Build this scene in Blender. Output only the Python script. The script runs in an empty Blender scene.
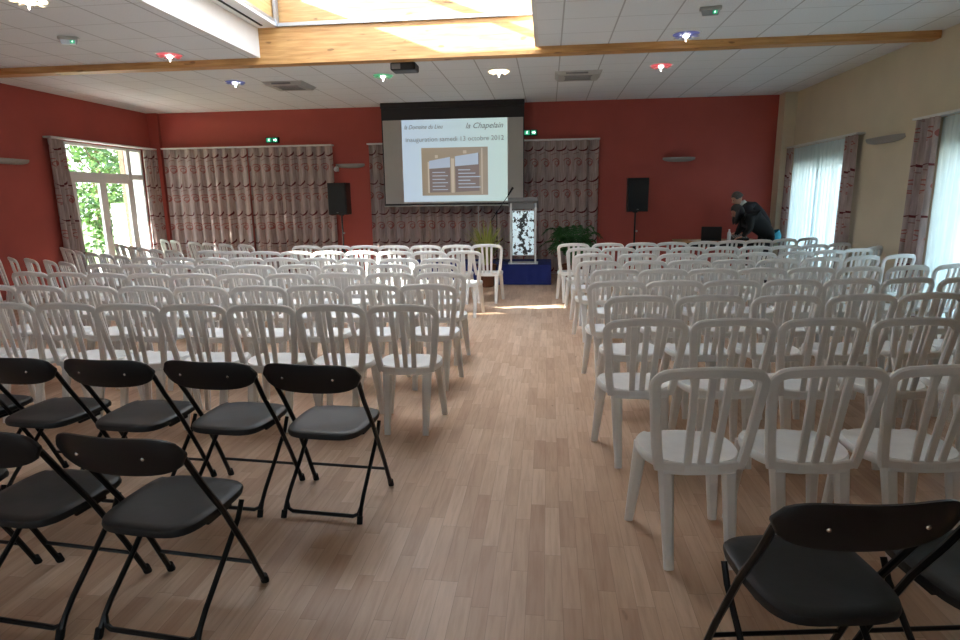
import bpy, bmesh, math, random
from math import sin, cos, pi, sqrt, radians, atan2
from mathutils import Vector, Matrix
random.seed(7)
SC = bpy.context.scene
COL = SC.collection
CEIL = 3.40; XL = -8.45; XR = 4.55; YB = 12.5; YF = -3.0

# ------------------------------------------------------------------ materials
def _set(n, k, v):
    if k in n.inputs: n.inputs[k].default_value = v
def srgb(r, g, b):
    f = lambda c: (c / 12.92 if c <= .04045 else ((c + .055) / 1.055) ** 2.4)
    return (f(r / 255), f(g / 255), f(b / 255), 1)
class NT:
    def __init__(s, name):
        s.m = bpy.data.materials.new(name); s.m.use_nodes = True
        s.t = s.m.node_tree; s.n = s.t.nodes; s.l = s.t.links
        s.b = s.n['Principled BSDF']; s.out = s.n['Material Output']
    def node(s, typ, **kw):
        n = s.n.new(typ)
        for k, v in kw.items(): setattr(n, k, v)
        return n
    def math(s, op, a, b=None, c=None, clamp=False):
        n = s.n.new('ShaderNodeMath'); n.operation = op; n.use_clamp = clamp
        for i, v in enumerate((a, b, c)):
            if v is None: continue
            if isinstance(v, (int, float)): n.inputs[i].default_value = v
            else: s.l.new(v, n.inputs[i])
        return n.outputs[0]
    def coords(s):
        tc = s.node('ShaderNodeTexCoord'); sp = s.node('ShaderNodeSeparateXYZ')
        s.l.new(tc.outputs['Object'], sp.inputs[0]); return tc.outputs['Object'], sp.outputs
    def comb(s, x, y, z=0.0):
        n = s.node('ShaderNodeCombineXYZ')
        for i, v in enumerate((x, y, z)):
            if isinstance(v, (int, float)): n.inputs[i].default_value = v
            else: s.l.new(v, n.inputs[i])
        return n.outputs[0]
    def noise(s, vec, scale, detail=2, rough=.5):
        n = s.node('ShaderNodeTexNoise'); s.l.new(vec, n.inputs['Vector'])
        n.inputs['Scale'].default_value = scale; n.inputs['Detail'].default_value = detail; n.inputs['Roughness'].default_value = rough
        return n.outputs[0]
    def ramp(s, fac, stops):
        n = s.node('ShaderNodeValToRGB'); s.l.new(fac, n.inputs[0])
        e = n.color_ramp.elements
        while len(e) < len(stops): e.new(.5)
        for i, (p, c) in enumerate(stops): e[i].position = p; e[i].color = c
        return n.outputs[0]
    def mix(s, fac, a, b):
        n = s.node('ShaderNodeMix', data_type='RGBA')
        if isinstance(fac, (int, float)): n.inputs[0].default_value = fac
        else: s.l.new(fac, n.inputs[0])
        for i, v in ((6, a), (7, b)):
            if isinstance(v, tuple): n.inputs[i].default_value = v
            else: s.l.new(v, n.inputs[i])
        return n.outputs[2]
    def bump(s, h, strength=.2, dist=.01):
        n = s.node('ShaderNodeBump'); s.l.new(h, n.inputs['Height']); n.inputs['Strength'].default_value = strength; n.inputs['Distance'].default_value = dist
        s.l.new(n.outputs[0], s.b.inputs['Normal'])

def plain(name, col, rough=.5, metal=0, spec=.5, var=.06, scale=8, bump=0, trans=0, coat=0):
    t = NT(name); v, _ = t.coords()
    f = t.noise(v, scale, 3)
    lo = tuple(max(0, c * (1 - var)) for c in col[:3]) + (1,); hi = tuple(min(1, c * (1 + var)) for c in col[:3]) + (1,)
    c = t.ramp(f, [(.3, lo), (.7, hi)])
    t.l.new(c, t.b.inputs['Base Color'])
    t.b.inputs['Roughness'].default_value = rough; t.b.inputs['Metallic'].default_value = metal
    _set(t.b, 'Specular IOR Level', spec)
    if coat: _set(t.b, 'Coat Weight', coat)
    if bump: t.bump(f, bump, .01)
    if trans:
        tr = t.node('ShaderNodeBsdfTranslucent'); t.l.new(c, tr.inputs[0]); mx = t.node('ShaderNodeMixShader'); mx.inputs[0].default_value = trans
        t.l.new(t.b.outputs[0], mx.inputs[1]); t.l.new(tr.outputs[0], mx.inputs[2]); t.l.new(mx.outputs[0], t.out.inputs[0])
    return t.m
def emit(name, col, strength, mixc=None):
    t = NT(name); v, _ = t.coords()
    f = t.noise(v, 30, 2); c = t.ramp(f, [(.3, tuple(x * .85 for x in col[:3]) + (1,)), (.7, col)])
    t.l.new(c, t.b.inputs['Emission Color']); t.b.inputs['Emission Strength'].default_value = strength
    t.b.inputs['Base Color'].default_value = col
    return t.m
def glassm(name, tint=(.95, .98, .97, 1), refl=.08):
    t = NT(name); tr = t.node('ShaderNodeBsdfTransparent'); tr.inputs[0].default_value = tint
    gl = t.node('ShaderNodeBsdfGlossy'); gl.inputs['Roughness'].default_value = .02
    mx = t.node('ShaderNodeMixShader'); mx.inputs[0].default_value = refl
    t.l.new(tr.outputs[0], mx.inputs[1]); t.l.new(gl.outputs[0], mx.inputs[2]); t.l.new(mx.outputs[0], t.out.inputs[0])
    return t.m

def floor_mat():
    t = NT('maple_strip_parquet'); v, (x, y, z) = t.coords()
    W, L = .071, .42
    rx = t.math('DIVIDE', x, W); row = t.math('FLOOR', rx)
    wn = t.node('ShaderNodeTexWhiteNoise', noise_dimensions='1D'); t.l.new(row, wn.inputs['W'])
    yy = t.math('DIVIDE', y, L); ys = t.math('ADD', yy, t.math('MULTIPLY', wn.outputs[0], 7.3)); colm = t.math('FLOOR', ys)
    w2 = t.node('ShaderNodeTexWhiteNoise', noise_dimensions='2D'); t.l.new(t.comb(row, colm), w2.inputs['Vector'])
    base = t.ramp(w2.outputs[0], [(0, srgb(190, 156, 130)), (.35, srgb(202, 170, 143)), (.7, srgb(208, 177, 151)), (1, srgb(216, 187, 162))])
    gv = t.comb(t.math('MULTIPLY', x, 30), t.math('ADD', t.math('MULTIPLY', y, 2.2), t.math('MULTIPLY', w2.outputs[0], 40)), row)
    g = t.noise(gv, 1.6, 5, .6)
    c = t.mix(t.math('MULTIPLY', t.ramp(g, [(.42, (0, 0, 0, 1)), (.7, (1, 1, 1, 1))]), .3), base, srgb(140, 98, 70))
    blot = t.noise(v, 1.7, 3)
    c = t.mix(t.math('MULTIPLY', t.ramp(blot, [(.4, (0, 0, 0, 1)), (.75, (1, 1, 1, 1))]), .22), c, srgb(150, 112, 86))
    kn = t.noise(t.comb(t.math('MULTIPLY', x, 9), t.math('MULTIPLY', y, 4), 3.), 1.3, 2)
    c = t.mix(t.ramp(kn, [(.74, (0, 0, 0, 1)), (.79, (.55, .55, .55, 1))]), c, srgb(92, 60, 42))
    fx = t.math('FRACT', rx); fy = t.math('FRACT', ys)
    ex = t.math('LESS_THAN', fx, .025); ey = t.math('LESS_THAN', fy, .005)
    c = t.mix(t.math('MULTIPLY', t.math('MAXIMUM', ex, ey), .4), c, srgb(95, 65, 45))
    t.l.new(c, t.b.inputs['Base Color'])
    t.l.new(t.math('ADD', t.math('MULTIPLY', g, .12), .36), t.b.inputs['Roughness'])
    _set(t.b, 'Specular IOR Level', .42)
    t.bump(g, .04, .004)
    return t.m
def ceil_mat():
    t = NT('suspended_ceiling_tiles'); v, (x, y, z) = t.coords()
    S = .58
    fx = t.math('FRACT', t.math('DIVIDE', t.math('ADD', x, 58 - .14 + .007), S)); fy = t.math('FRACT', t.math('DIVIDE', t.math('ADD', y, 58 - 8.06), S))
    ln = t.math('MAXIMUM', t.math('LESS_THAN', fx, .03), t.math('LESS_THAN', fy, .03))
    lx = t.math('LESS_THAN', fx, .03)
    sp = t.noise(v, 120, 2)
    base = t.ramp(sp, [(.3, srgb(214, 217, 219)), (.6, srgb(232, 235, 237))])
    c = t.mix(t.math('MULTIPLY', ln, .28), base, srgb(120, 116, 110))
    c = t.mix(t.math('MULTIPLY', lx, .30), c, srgb(90, 84, 80))
    t.l.new(c, t.b.inputs['Base Color']); t.b.inputs['Roughness'].default_value = .85
    t.bump(t.math('SUBTRACT', 1, ln), .2, .004)
    return t.m
def wood_mat(name, a, b, axis=0, knots=True):
    t = NT(name); v, o = t.coords()
    al = o[axis]; others = [o[i] for i in range(3) if i != axis]
    gv = t.comb(t.math('MULTIPLY', al, 1.1), t.math('MULTIPLY', others[0], 14), t.math('MULTIPLY', others[1], 14))
    g = t.noise(gv, 2.0, 5, .6)
    c = t.ramp(g, [(.3, a), (.68, b)])
    lam = t.math('LESS_THAN', t.math('FRACT', t.math('DIVIDE', others[1], .045)), .06)
    c = t.mix(t.math('MULTIPLY', lam, .25), c, tuple(q * .5 for q in a[:3]) + (1,))
    if knots:
        kv = t.comb(t.math('MULTIPLY', al, 4), t.math('MULTIPLY', others[0], 8), t.math('MULTIPLY', others[1], 11))
        k = t.noise(kv, 1.2, 1)
        c = t.mix(t.ramp(k, [(.70, (0, 0, 0, 1)), (.76, (.7, .7, .7, 1))]), c, tuple(q * .35 for q in a[:3]) + (1,))
    t.l.new(c, t.b.inputs['Base Color']); t.b.inputs['Roughness'].default_value = .45
    return t.m
def drape_mat():
    """taupe drape fabric woven with dark red crescents and thin rings"""
    t = NT('taupe_drape_with_red_crescents'); v, (x, y, z) = t.coords()
    weave = t.noise(t.comb(t.math('MULTIPLY', x, 60), t.math('MULTIPLY', z, 3), 0.), 1.0, 3)
    base = t.ramp(weave, [(.3, srgb(148, 130, 126)), (.7, srgb(190, 172, 168))])
    PX, PZ = .215, .60
    x = t.math('ADD', x, t.math('MULTIPLY', t.math('SUBTRACT', t.noise(v, 3.1, 1), .5), .08)); z = t.math('ADD', z, t.math('MULTIPLY', t.math('SUBTRACT', t.noise(v, 2.3, 1), .5), .08))
    def cell(ox, oz):
        cx = t.math('DIVIDE', t.math('ADD', x, 50 + ox), PX); cz = t.math('DIVIDE', t.math('ADD', z, 50 + oz), PZ)
        u = t.math('MULTIPLY', t.math('SUBTRACT', t.math('FRACT', cx), .5), PX)
        w = t.math('MULTIPLY', t.math('SUBTRACT', t.math('FRACT', cz), .5), PZ)
        return u, w, t.math('FLOOR', cx), t.math('FLOOR', cz)
    def dist(u, w, a, b, sx=1.0, sz=1.0):
        du = t.math('MULTIPLY', t.math('SUBTRACT', u, a), sx); dw = t.math('MULTIPLY', t.math('SUBTRACT', w, b), sz)
        return t.math('SQRT', t.math('ADD', t.math('MULTIPLY', du, du), t.math('MULTIPLY', dw, dw)))
    # crescents: inside a disc, outside a shifted disc
    u, w, _, _ = cell(0, 0)
    cres = t.math('MULTIPLY', t.math('LESS_THAN', dist(u, w, 0, 0, .8, 1), .085), t.math('GREATER_THAN', dist(u, w, -.022, .04, .8, 1), .098))
    # rings with a gap
    u2, w2, _, _ = cell(.09, .30)
    d = dist(u2, w2, 0, 0)
    ring = t.math('MULTIPLY', t.math('LESS_THAN', t.math('ABSOLUTE', t.math('SUBTRACT', d, .075)), .008), t.math('GREATER_THAN', t.math('ADD', u2, t.math('MULTIPLY', w2, .7)), -.045))
    d3 = dist(u2, w2, .02, -.01)
    ring = t.math('MAXIMUM', ring, t.math('LESS_THAN', t.math('ABSOLUTE', t.math('SUBTRACT', d3, .038)), .007))
    # short wavy dashes
    u4, w4, _, _ = cell(.13, .13)
    wav = t.math('MULTIPLY', t.math('LESS_THAN', t.math('ABSOLUTE', t.math('SUBTRACT', w4, t.math('MULTIPLY', t.math('SINE', t.math('MULTIPLY', u4, 22)), .018))), .008), t.math('LESS_THAN', t.math('ABSOLUTE', u4), .06))
    c = t.mix(t.math('MULTIPLY', wav, .55), base, srgb(120, 50, 48))
    c = t.mix(t.math('MULTIPLY', ring, .8), c, srgb(150, 58, 48))
    c = t.mix(cres, c, srgb(96, 22, 26))
    t.l.new(c, t.b.inputs['Base Color']); t.b.inputs['Roughness'].default_value = .8; _set(t.b, 'Sheen Weight', .15)
    tr = t.node('ShaderNodeBsdfTranslucent'); t.l.new(c, tr.inputs[0]); mx = t.node('ShaderNodeMixShader'); mx.inputs[0].default_value = .12
    t.l.new(t.b.outputs[0], mx.inputs[1]); t.l.new(tr.outputs[0], mx.inputs[2]); t.l.new(mx.outputs[0], t.out.inputs[0])
    return t.m
def sheer_mat():
    t = NT('white_sheer_voile'); v, (x, y, z) = t.coords()
    f = t.noise(t.comb(t.math('MULTIPLY', x, 40), t.math('MULTIPLY', z, 2), 0.), 1.0, 2)
    c = t.ramp(f, [(.3, (.66, .80, .84, 1)), (.7, (.80, .92, .95, 1))])
    di = t.node('ShaderNodeBsdfDiffuse'); t.l.new(c, di.inputs[0]); tr = t.node('ShaderNodeBsdfTranslucent'); t.l.new(c, tr.inputs[0])
    tp = t.node('ShaderNodeBsdfTransparent'); tp.inputs[0].default_value = (.95, .98, 1, 1)
    m1 = t.node('ShaderNodeMixShader'); m1.inputs[0].default_value = .34; t.l.new(di.outputs[0], m1.inputs[1]); t.l.new(tr.outputs[0], m1.inputs[2])
    m2 = t.node('ShaderNodeMixShader'); m2.inputs[0].default_value = .07; t.l.new(m1.outputs[0], m2.inputs[1]); t.l.new(tp.outputs[0], m2.inputs[2])
    t.l.new(m2.outputs[0], t.out.inputs[0]); t.n.remove(t.b)
    return t.m
def leaf_mat(name, a, b, trans=.4):
    t = NT(name); v, _ = t.coords(); f = t.noise(v, 2.5, 3); c = t.ramp(f, [(.3, a), (.7, b)])
    t.l.new(c, t.b.inputs['Base Color']); t.b.inputs['Roughness'].default_value = .5
    tr = t.node('ShaderNodeBsdfTranslucent'); t.l.new(c, tr.inputs[0]); mx = t.node('ShaderNodeMixShader'); mx.inputs[0].default_value = trans
    t.l.new(t.b.outputs[0], mx.inputs[1]); t.l.new(tr.outputs[0], mx.inputs[2]); t.l.new(mx.outputs[0], t.out.inputs[0])
    return t.m
def etched_mat():
    """frosted pale panel printed with a dark twisting plant motif"""
    t = NT('pale_panel_with_black_plant_print'); v, (x, y, z) = t.coords()
    n1 = t.noise(v, 7, 2); n2 = t.noise(t.comb(x, 5.0, z), 11, 5, .7)
    stem = t.math('ABSOLUTE', t.math('SUBTRACT', t.math('ADD', x, t.math('MULTIPLY', t.math('SUBTRACT', n1, .5), .34)), t.math('MULTIPLY', t.math('SINE', t.math('MULTIPLY', z, 8)), .035)))
    st = t.math('LESS_THAN', stem, .024)
    lv = t.math('MULTIPLY', t.math('GREATER_THAN', t.math('SUBTRACT', n2, t.math('MULTIPLY', t.math('ABSOLUTE', x), .35)), .50), t.math('LESS_THAN', t.math('ABSOLUTE', x), .2))
    dots = t.math('MULTIPLY', t.math('LESS_THAN', t.math('ABSOLUTE', t.math('SUBTRACT', t.math('ABSOLUTE', t.math('SUBTRACT', z, .42)), .36)), .016), t.math('LESS_THAN', t.math('FRACT', t.math('MULTIPLY', x, 18)), .55))
    c = t.mix(t.math('MAXIMUM', st, t.math('MAXIMUM', lv, dots)), srgb(205, 226, 234), srgb(28, 34, 38))
    t.l.new(c, t.b.inputs['Base Color']); t.b.inputs['Roughness'].default_value = .3
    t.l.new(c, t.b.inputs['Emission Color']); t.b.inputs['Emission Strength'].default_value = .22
    return t.m

M = {}
M['floor'] = floor_mat(); M['ceil'] = ceil_mat()
M['glulam'] = wood_mat('pine_glulam', srgb(176, 122, 66), srgb(212, 164, 104))
M['pine'] = wood_mat('pine_lining', srgb(196, 146, 84), srgb(226, 182, 122), 1)
M['red'] = plain('red_painted_plaster', srgb(170, 78, 68), .75, var=.05, scale=2, bump=.02)
M['cream'] = plain('cream_painted_plaster', srgb(212, 200, 176), .8, var=.04, scale=2, bump=.02)
M['white'] = plain('white_lacquer', srgb(222, 222, 220), .5, var=.02)
M['resin'] = plain('white_moulded_resin', srgb(232, 230, 227), .34, var=.03, scale=14, spec=.5, trans=.06)
def seat_mat():
    t = NT('white_resin_cane_texture'); v, (x, y, z) = t.coords()
    a = t.math('SINE', t.math('MULTIPLY', t.math('ADD', x, y), 260)); b = t.math('SINE', t.math('MULTIPLY', t.math('SUBTRACT', x, y), 260))
    h = t.math('MULTIPLY', a, b)
    c = t.ramp(t.noise(v, 12), [(.3, srgb(228, 229, 228)), (.7, srgb(238, 239, 238))])
    t.l.new(c, t.b.inputs['Base Color']); t.b.inputs['Roughness'].default_value = .3
    t.bump(h, .12, .002); return t.m
M['resin_seat'] = seat_mat()
M['blackpl'] = plain('black_moulded_plastic', srgb(18, 19, 22), .42, var=.08, scale=20, bump=.03)
M['blackmt'] = plain('black_tube_steel', srgb(12, 12, 14), .35, .3)
M['blackrb'] = plain('black_rubber', srgb(10, 10, 10), .8)
M['bseat'] = plain('dark_seat_plastic', srgb(20, 22, 25), .5, var=.08, scale=30, bump=.05)
M['chrome'] = plain('bright_steel', srgb(200, 200, 200), .25, 1)
M['alu'] = plain('satin_aluminium', srgb(176, 180, 184), .35, .7)
M['grey'] = plain('grey_metal_paint', srgb(120, 120, 122), .5)
M['lgrey'] = plain('light_grey_plastic', srgb(178, 178, 174), .5)
M['dark'] = plain('dark_slot', srgb(22, 20, 20), .7)
M['drape'] = drape_mat(); M['sheer'] = sheer_mat()
M['glass'] = glassm('window_glass'); M['roofglass'] = glassm('roof_glass', (.97, .98, 1, 1), .05)
M['casing'] = plain('black_screen_casing', srgb(30, 24, 26), .6)
M['speaker'] = plain('black_speaker_grille', srgb(16, 17, 20), .7, var=.2, scale=120, bump=.1)
M['blue'] = plain('blue_stage_cloth', srgb(24, 40, 112), .85, var=.12, scale=5)
M['lawn'] = plain('sunlit_lawn', srgb(96, 120, 66), .9, var=.25, scale=3)
M['paving'] = plain('pale_paving', srgb(200, 192, 178), .9, var=.06, scale=2)
M['bark'] = plain('brown_bark', srgb(96, 72, 52), .9, var=.3, scale=12, bump=.4)
M['leafA'] = leaf_mat('bright_green_leaves', srgb(44, 78, 34), srgb(96, 124, 66))
M['leafB'] = leaf_mat('dark_green_leaves', srgb(34, 64, 36), srgb(70, 100, 62))
M['palm'] = leaf_mat('palm_leaf', srgb(30, 72, 34), srgb(58, 108, 48), .2)
M['spike'] = leaf_mat('yellow_green_leaf', srgb(128, 140, 60), srgb(196, 196, 110), .25)
M['terra'] = plain('brown_clay', srgb(110, 66, 44), .8, var=.12)
M['soil'] = plain('dark_soil', srgb(40, 28, 20), .95, var=.3, scale=40)
M['tabletop'] = wood_mat('beech_table_top', srgb(168, 124, 80), srgb(196, 152, 104), 0, False)
M['skin'] = plain('skin', srgb(196, 146, 122), .55, var=.04)
M['blackcl'] = plain('black_wool', srgb(8, 8, 10), .9, var=.2, scale=30)
M['darkcl'] = plain('charcoal_wool', srgb(24, 25, 29), .9, var=.2, scale=30)
M['jean'] = plain('grey_trouser_cloth', srgb(70, 74, 84), .9, var=.1)
M['cyan'] = plain('turquoise_cotton', srgb(52, 140, 160), .85)
M['shirt'] = plain('white_shirt_cotton', srgb(226, 226, 222), .8)
M['hairB'] = plain('black_hair', srgb(16, 12, 12), .5, var=.3, scale=40)
M['hairG'] = plain('grey_brown_hair', srgb(78, 72, 68), .6, var=.3, scale=40)
M['shoe'] = plain('black_shoe_leather', srgb(14, 12, 12), .35)

# ------------------------------------------------------------------ mesh builder
class MB:
    def __init__(s): s.v = []; s.f = []; s.sm = []; s.mi = []; s.cur = 0
    def add(s, vs, fs, smooth=False):
        o = len(s.v); s.v += [tuple(p) for p in vs]
        for f in fs: s.f.append(tuple(i + o for i in f)); s.sm.append(smooth); s.mi.append(s.cur)
        return s
    def box(s, x0, x1, y0, y1, z0, z1):
        return s.add([(x0, y0, z0), (x1, y0, z0), (x1, y1, z0), (x0, y1, z0), (x0, y0, z1), (x1, y0, z1), (x1, y1, z1), (x0, y1, z1)],
                     [(0, 3, 2, 1), (4, 5, 6, 7), (0, 1, 5, 4), (1, 2, 6, 5), (2, 3, 7, 6), (3, 0, 4, 7)])
    def rbox(s, x0, x1, y0, y1, z0, z1, r=.01):
        """box with bevelled edges"""
        bm = bmesh.new(); bmesh.ops.create_cube(bm, size=1)
        for v in bm.verts:
            v.co = Vector(((x0 + x1) / 2 + v.co.x * (x1 - x0), (y0 + y1) / 2 + v.co.y * (y1 - y0), (z0 + z1) / 2 + v.co.z * (z1 - z0)))
        r = min(r, abs(x1 - x0) * .45, abs(y1 - y0) * .45, abs(z1 - z0) * .45)
        bmesh.ops.bevel(bm, geom=bm.edges[:], offset=r, segments=2, affect='EDGES', profile=.5)
        bm.verts.index_update()
        s.add([v.co[:] for v in bm.verts], [[v.index for v in f.verts] for f in bm.faces], False); bm.free(); return s
    def sweep(s, pts, prof, side=None, caps=True, smooth=True, scales=None):
        """sweep a closed 2-D profile (list of (a,b)) along pts; a runs along the 'side' direction, b along the other normal"""
        pts = [Vector(p) for p in pts]; n = len(pts); m = len(prof); V = []
        prev = None
        for i, p in enumerate(pts):
            t = (pts[min(i + 1, n - 1)] - pts[max(i - 1, 0)]).normalized()
            if side is not None:
                b = Vector(side(i) if callable(side) else side); b = (b - t * b.dot(t)).normalized(); a = b.cross(t).normalized()
            else:
                if prev is None:
                    r = Vector((0, 0, 1)) if abs(t.z) < .9 else Vector((1, 0, 0)); a = r.cross(t).normalized()
                else: a = (prev - t * prev.dot(t)).normalized()
                prev = a; b = t.cross(a)
            k = scales[i] if scales else (1, 1)
            if not isinstance(k, tuple): k = (k, k)
            for (u, w) in prof: V.append(p + a * u * k[0] + b * w * k[1])
        F = [(i * m + j, i * m + (j + 1) % m, (i + 1) * m + (j + 1) % m, (i + 1) * m + j) for i in range(n - 1) for j in range(m)]
        if caps: F += [tuple(range(m - 1, -1, -1)), tuple(range((n - 1) * m, n * m))]
        return s.add(V, F, smooth)
    def tube(s, pts, r, seg=8, scales=None):
        return s.sweep(pts, [(r * cos(2 * pi * k / seg), r * sin(2 * pi * k / seg)) for k in range(seg)], scales=scales)
    def lathe(s, prof, c=(0, 0, 0), seg=20, axis='z'):
        V = []; n = len(prof)
        for (r, h) in prof:
            for k in range(seg):
                a = 2 * pi * k / seg; p = (r * cos(a), r * sin(a), h)
                if axis == 'y': p = (p[0], h, p[1])
                if axis == 'x': p = (h, p[0], p[1])
                V.append((p[0] + c[0], p[1] + c[1], p[2] + c[2]))
        F = [(i * seg + k, i * seg + (k + 1) % seg, (i + 1) * seg + (k + 1) % seg, (i + 1) * seg + k) for i in range(n - 1) for k in range(seg)]
        F += [tuple(range(seg - 1, -1, -1)), tuple(range((n - 1) * seg, n * seg))]
        return s.add(V, F, True)
    def ball(s, c, r, seg=12, rings=8, sc=(1, 1, 1)):
        prof = [(max(1e-4, r * sin(pi * i / rings)), -r * cos(pi * i / rings)) for i in range(rings + 1)]
        o = len(s.v); s.lathe(prof, (0, 0, 0), seg)
        for i in range(o, len(s.v)):
            p = s.v[i]; s.v[i] = (c[0] + p[0] * sc[0], c[1] + p[1] * sc[1], c[2] + p[2] * sc[2])
        return s
    def xf(s, mat):
        s.v = [tuple(mat @ Vector(p)) for p in s.v]; return s
    def build(s, name, mat, parent=None, loc=(0, 0, 0), rot=(0, 0, 0), auto=True, fixn=True):
        me = bpy.data.meshes.new(name); me.from_pydata(s.v, [], s.f)
        mats = mat if isinstance(mat, list) else [mat]
        for m in mats: me.materials.append(m)
        me.polygons.foreach_set('use_smooth', s.sm); me.polygons.foreach_set('material_index', s.mi)
        if fixn:
            bm = bmesh.new(); bm.from_mesh(me); bmesh.ops.recalc_face_normals(bm, faces=bm.faces[:]); bm.to_mesh(me); bm.free()
        if auto and any(s.sm):
            try: me.set_sharp_from_angle(angle=radians(42))
            except Exception: pass
        me.update()
        o = bpy.data.objects.new(name, me); COL.objects.link(o); o.location = loc; o.rotation_euler = rot
        if parent: o.parent = parent
        return o
def tag(o, label=None, cat=None, group=None, kind=None):
    if label: o['label'] = label
    if cat: o['category'] = cat
    if group: o['group'] = group
    if kind: o['kind'] = kind
    return o
def thing(name, label, cat, loc=(0, 0, 0), rz=0, group=None):
    o = bpy.data.objects.new(name, None); COL.objects.link(o); o.location = loc; o.rotation_euler = (0, 0, rz); o.empty_display_size = .1
    return tag(o, label, cat, group)
def struct(o): o['kind'] = 'structure'; return o
def copy_tree(o, loc, rz, label, group):
    c = o.copy(); COL.objects.link(c); c.location = loc; c.rotation_euler = (0, 0, rz); c['label'] = label; c['group'] = group
    for ch in o.children:
        d = ch.copy(); COL.objects.link(d); d.parent = c
        for g in ch.children:
            e = g.copy(); COL.objects.link(e); e.parent = d
    return c
def rprof(w, d, b=.3):
    """bevelled rectangle, w wide (a), d deep (b)"""
    w /= 2; d /= 2; k = min(w, d) * b * 2
    k = min(k, w * .9, d * .9)
    return [(-w, -d + k), (-w + k, -d), (w - k, -d), (w, -d + k), (w, d - k), (w - k, d), (-w + k, d), (-w, d - k)]

# ------------------------------------------------------------------ setting
def wall(name, axis, pos, thick, a0, a1, z0, z1, holes, mat):
    """axis 'x': wall plane x=pos..pos+thick running along y ; axis 'y': y=pos..pos+thick running along x. holes (a0,a1,z0,z1)"""
    mb = MB()
    A = sorted({a0, a1} | {h[0] for h in holes} | {h[1] for h in holes}); Z = sorted({z0, z1} | {h[2] for h in holes} | {h[3] for h in holes})
    for i in range(len(A) - 1):
        for j in range(len(Z) - 1):
            ca, cz = (A[i] + A[i + 1]) / 2, (Z[j] + Z[j + 1]) / 2
            if any(h[0] < ca < h[1] and h[2] < cz < h[3] for h in holes): continue
            if axis == 'x': mb.box(min(pos, pos + thick), max(pos, pos + thick), A[i], A[i + 1], Z[j], Z[j + 1])
            else: mb.box(A[i], A[i + 1], min(pos, pos + thick), max(pos, pos + thick), Z[j], Z[j + 1])
    return struct(mb.build(name, mat))
LW = (10.04, 12.10, 0.02, 2.63)          # left french window
HW = (5.72, 6.34, 2.76, 3.38)            # unseen high opening added so the sun lands as a floor patch
RW1 = (9.85, 12.1, .02, 2.08); RW2 = (5.4, 7.8, .02, 2.08)
struct(MB().box(XL - .3, XR + .3, YF - .3, YB + .3, -.12, 0).build('floor', M['floor']))
wall('wall_back', 'y', YB, .3, XL - .3, XR + .3, 0, CEIL + .1, [], M['red'])
wall('wall_left', 'x', XL, -.3, YF, YB, 0, CEIL + .1, [LW, HW], M['red'])
ADDED_FWS = [(-6.4, -5.0, .9, 2.3), (-2.2, -.8, .9, 2.3)]  # unseen windows added behind the camera to lift the ambient light
wall('wall_right', 'x', XR, .3, YF, YB, 0, CEIL + .1, [RW1, RW2], M['cream'])
wall('wall_front', 'y', YF, -.3, XL - .3, XR + .3, 0, CEIL + .1, ADDED_FWS, M['cream'])
struct(MB().box(XL, XL + .23, 12.42, YB, 0, CEIL).build('wall_pilaster_left', M['red']))
struct(MB().box(4.33, XR, 12.2, YB, 0, CEIL).build('wall_pilaster_right', M['cream']))
# ceiling with the skylight well cut out
SX0, SX1, SY0, SY1 = -3.78, -.17, 5.0, 8.04
c = MB()
c.box(XL - .3, SX0, YF - .3, YB + .3, CEIL, CEIL + .08).box(SX1, XR + .3, YF - .3, YB + .3, CEIL, CEIL + .08)
c.box(SX0, SX1, YF - .3, SY0, CEIL, CEIL + .08).box(SX0, SX1, 8.22, YB + .3, CEIL, CEIL + .08)
struct(c.build('ceiling', M['ceil']))
# glulam beam
b = MB().box(XL, XR - .02, 8.04, 8.22, 3.315, CEIL).box(SX0 - .05, SX1 + .05, 8.04, 8.22, CEIL, 3.76)
struct(b.build('trim_1', M['glulam']))
# skylight well = window_4
sk = bpy.data.objects.new('window_4', None); COL.objects.link(sk); struct(sk)
ZT = 4.20
MB().box(SX0 - .04, SX0 + .008, SY0, SY1, CEIL - .004, 3.76).build('white_fascia', M['white'], sk)
l = MB().box(SX0 - .04, SX0 + .28, SY0, SY1, 3.76, 3.80)
l.build('ledge', M['white'], sk)
MB().box(SX0 + .10, SX0 + .13, SY0, SY1 - .12, 3.752, 3.762).build('blind_slot', M['dark'], sk)
MB().box(SX0 + .24, SX0 + .285, SY0, SY1, 3.80, 3.835).build('edge_rail', M['alu'], sk)
MB().box(SX0 + .28, SX1, 7.995, 8.04, 3.76, 3.80).box(SX0 + .26, SX0 + .30, 7.97, 8.04, 3.76, ZT).build('rail', M['alu'], sk)
w = MB().box(SX0 + .2, SX0 + .24, SY0, SY1 + .1, 3.80, ZT)
w.build('side_lining', M['pine'], sk)
MB().box(SX0 + .2, SX1 + .1, 8.06, 8.12, 3.76, 4.10).box(SX0 + .2, SX1 + .1, 8.04, 8.12, 4.13, ZT).build('end_lining', wood_mat('pine_end_lining', srgb(176, 122, 66), srgb(212, 164, 104), 0), sk)
MB().box(SX0 + .2, SX1 + .1, 8.09, 8.12, 4.10, 4.13).build('shadow_gap', M['dark'], sk)
MB().box(SX1 - .008, SX1 + .04, SY0, SY1, CEIL - .004, ZT).box(SX0, SX1, SY0 - .04, SY0 + .008, CEIL - .004, ZT).build('white_lining', M['white'], sk)
MB().box(SX0 + .2, SX1 + .1, SY0, SY1 + .1, ZT + .02, ZT + .035).build('roof_pane', M['roofglass'], sk)
M['added_blind'] = plain('added_translucent_blind', srgb(240, 240, 236), .9, trans=.6)
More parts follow.
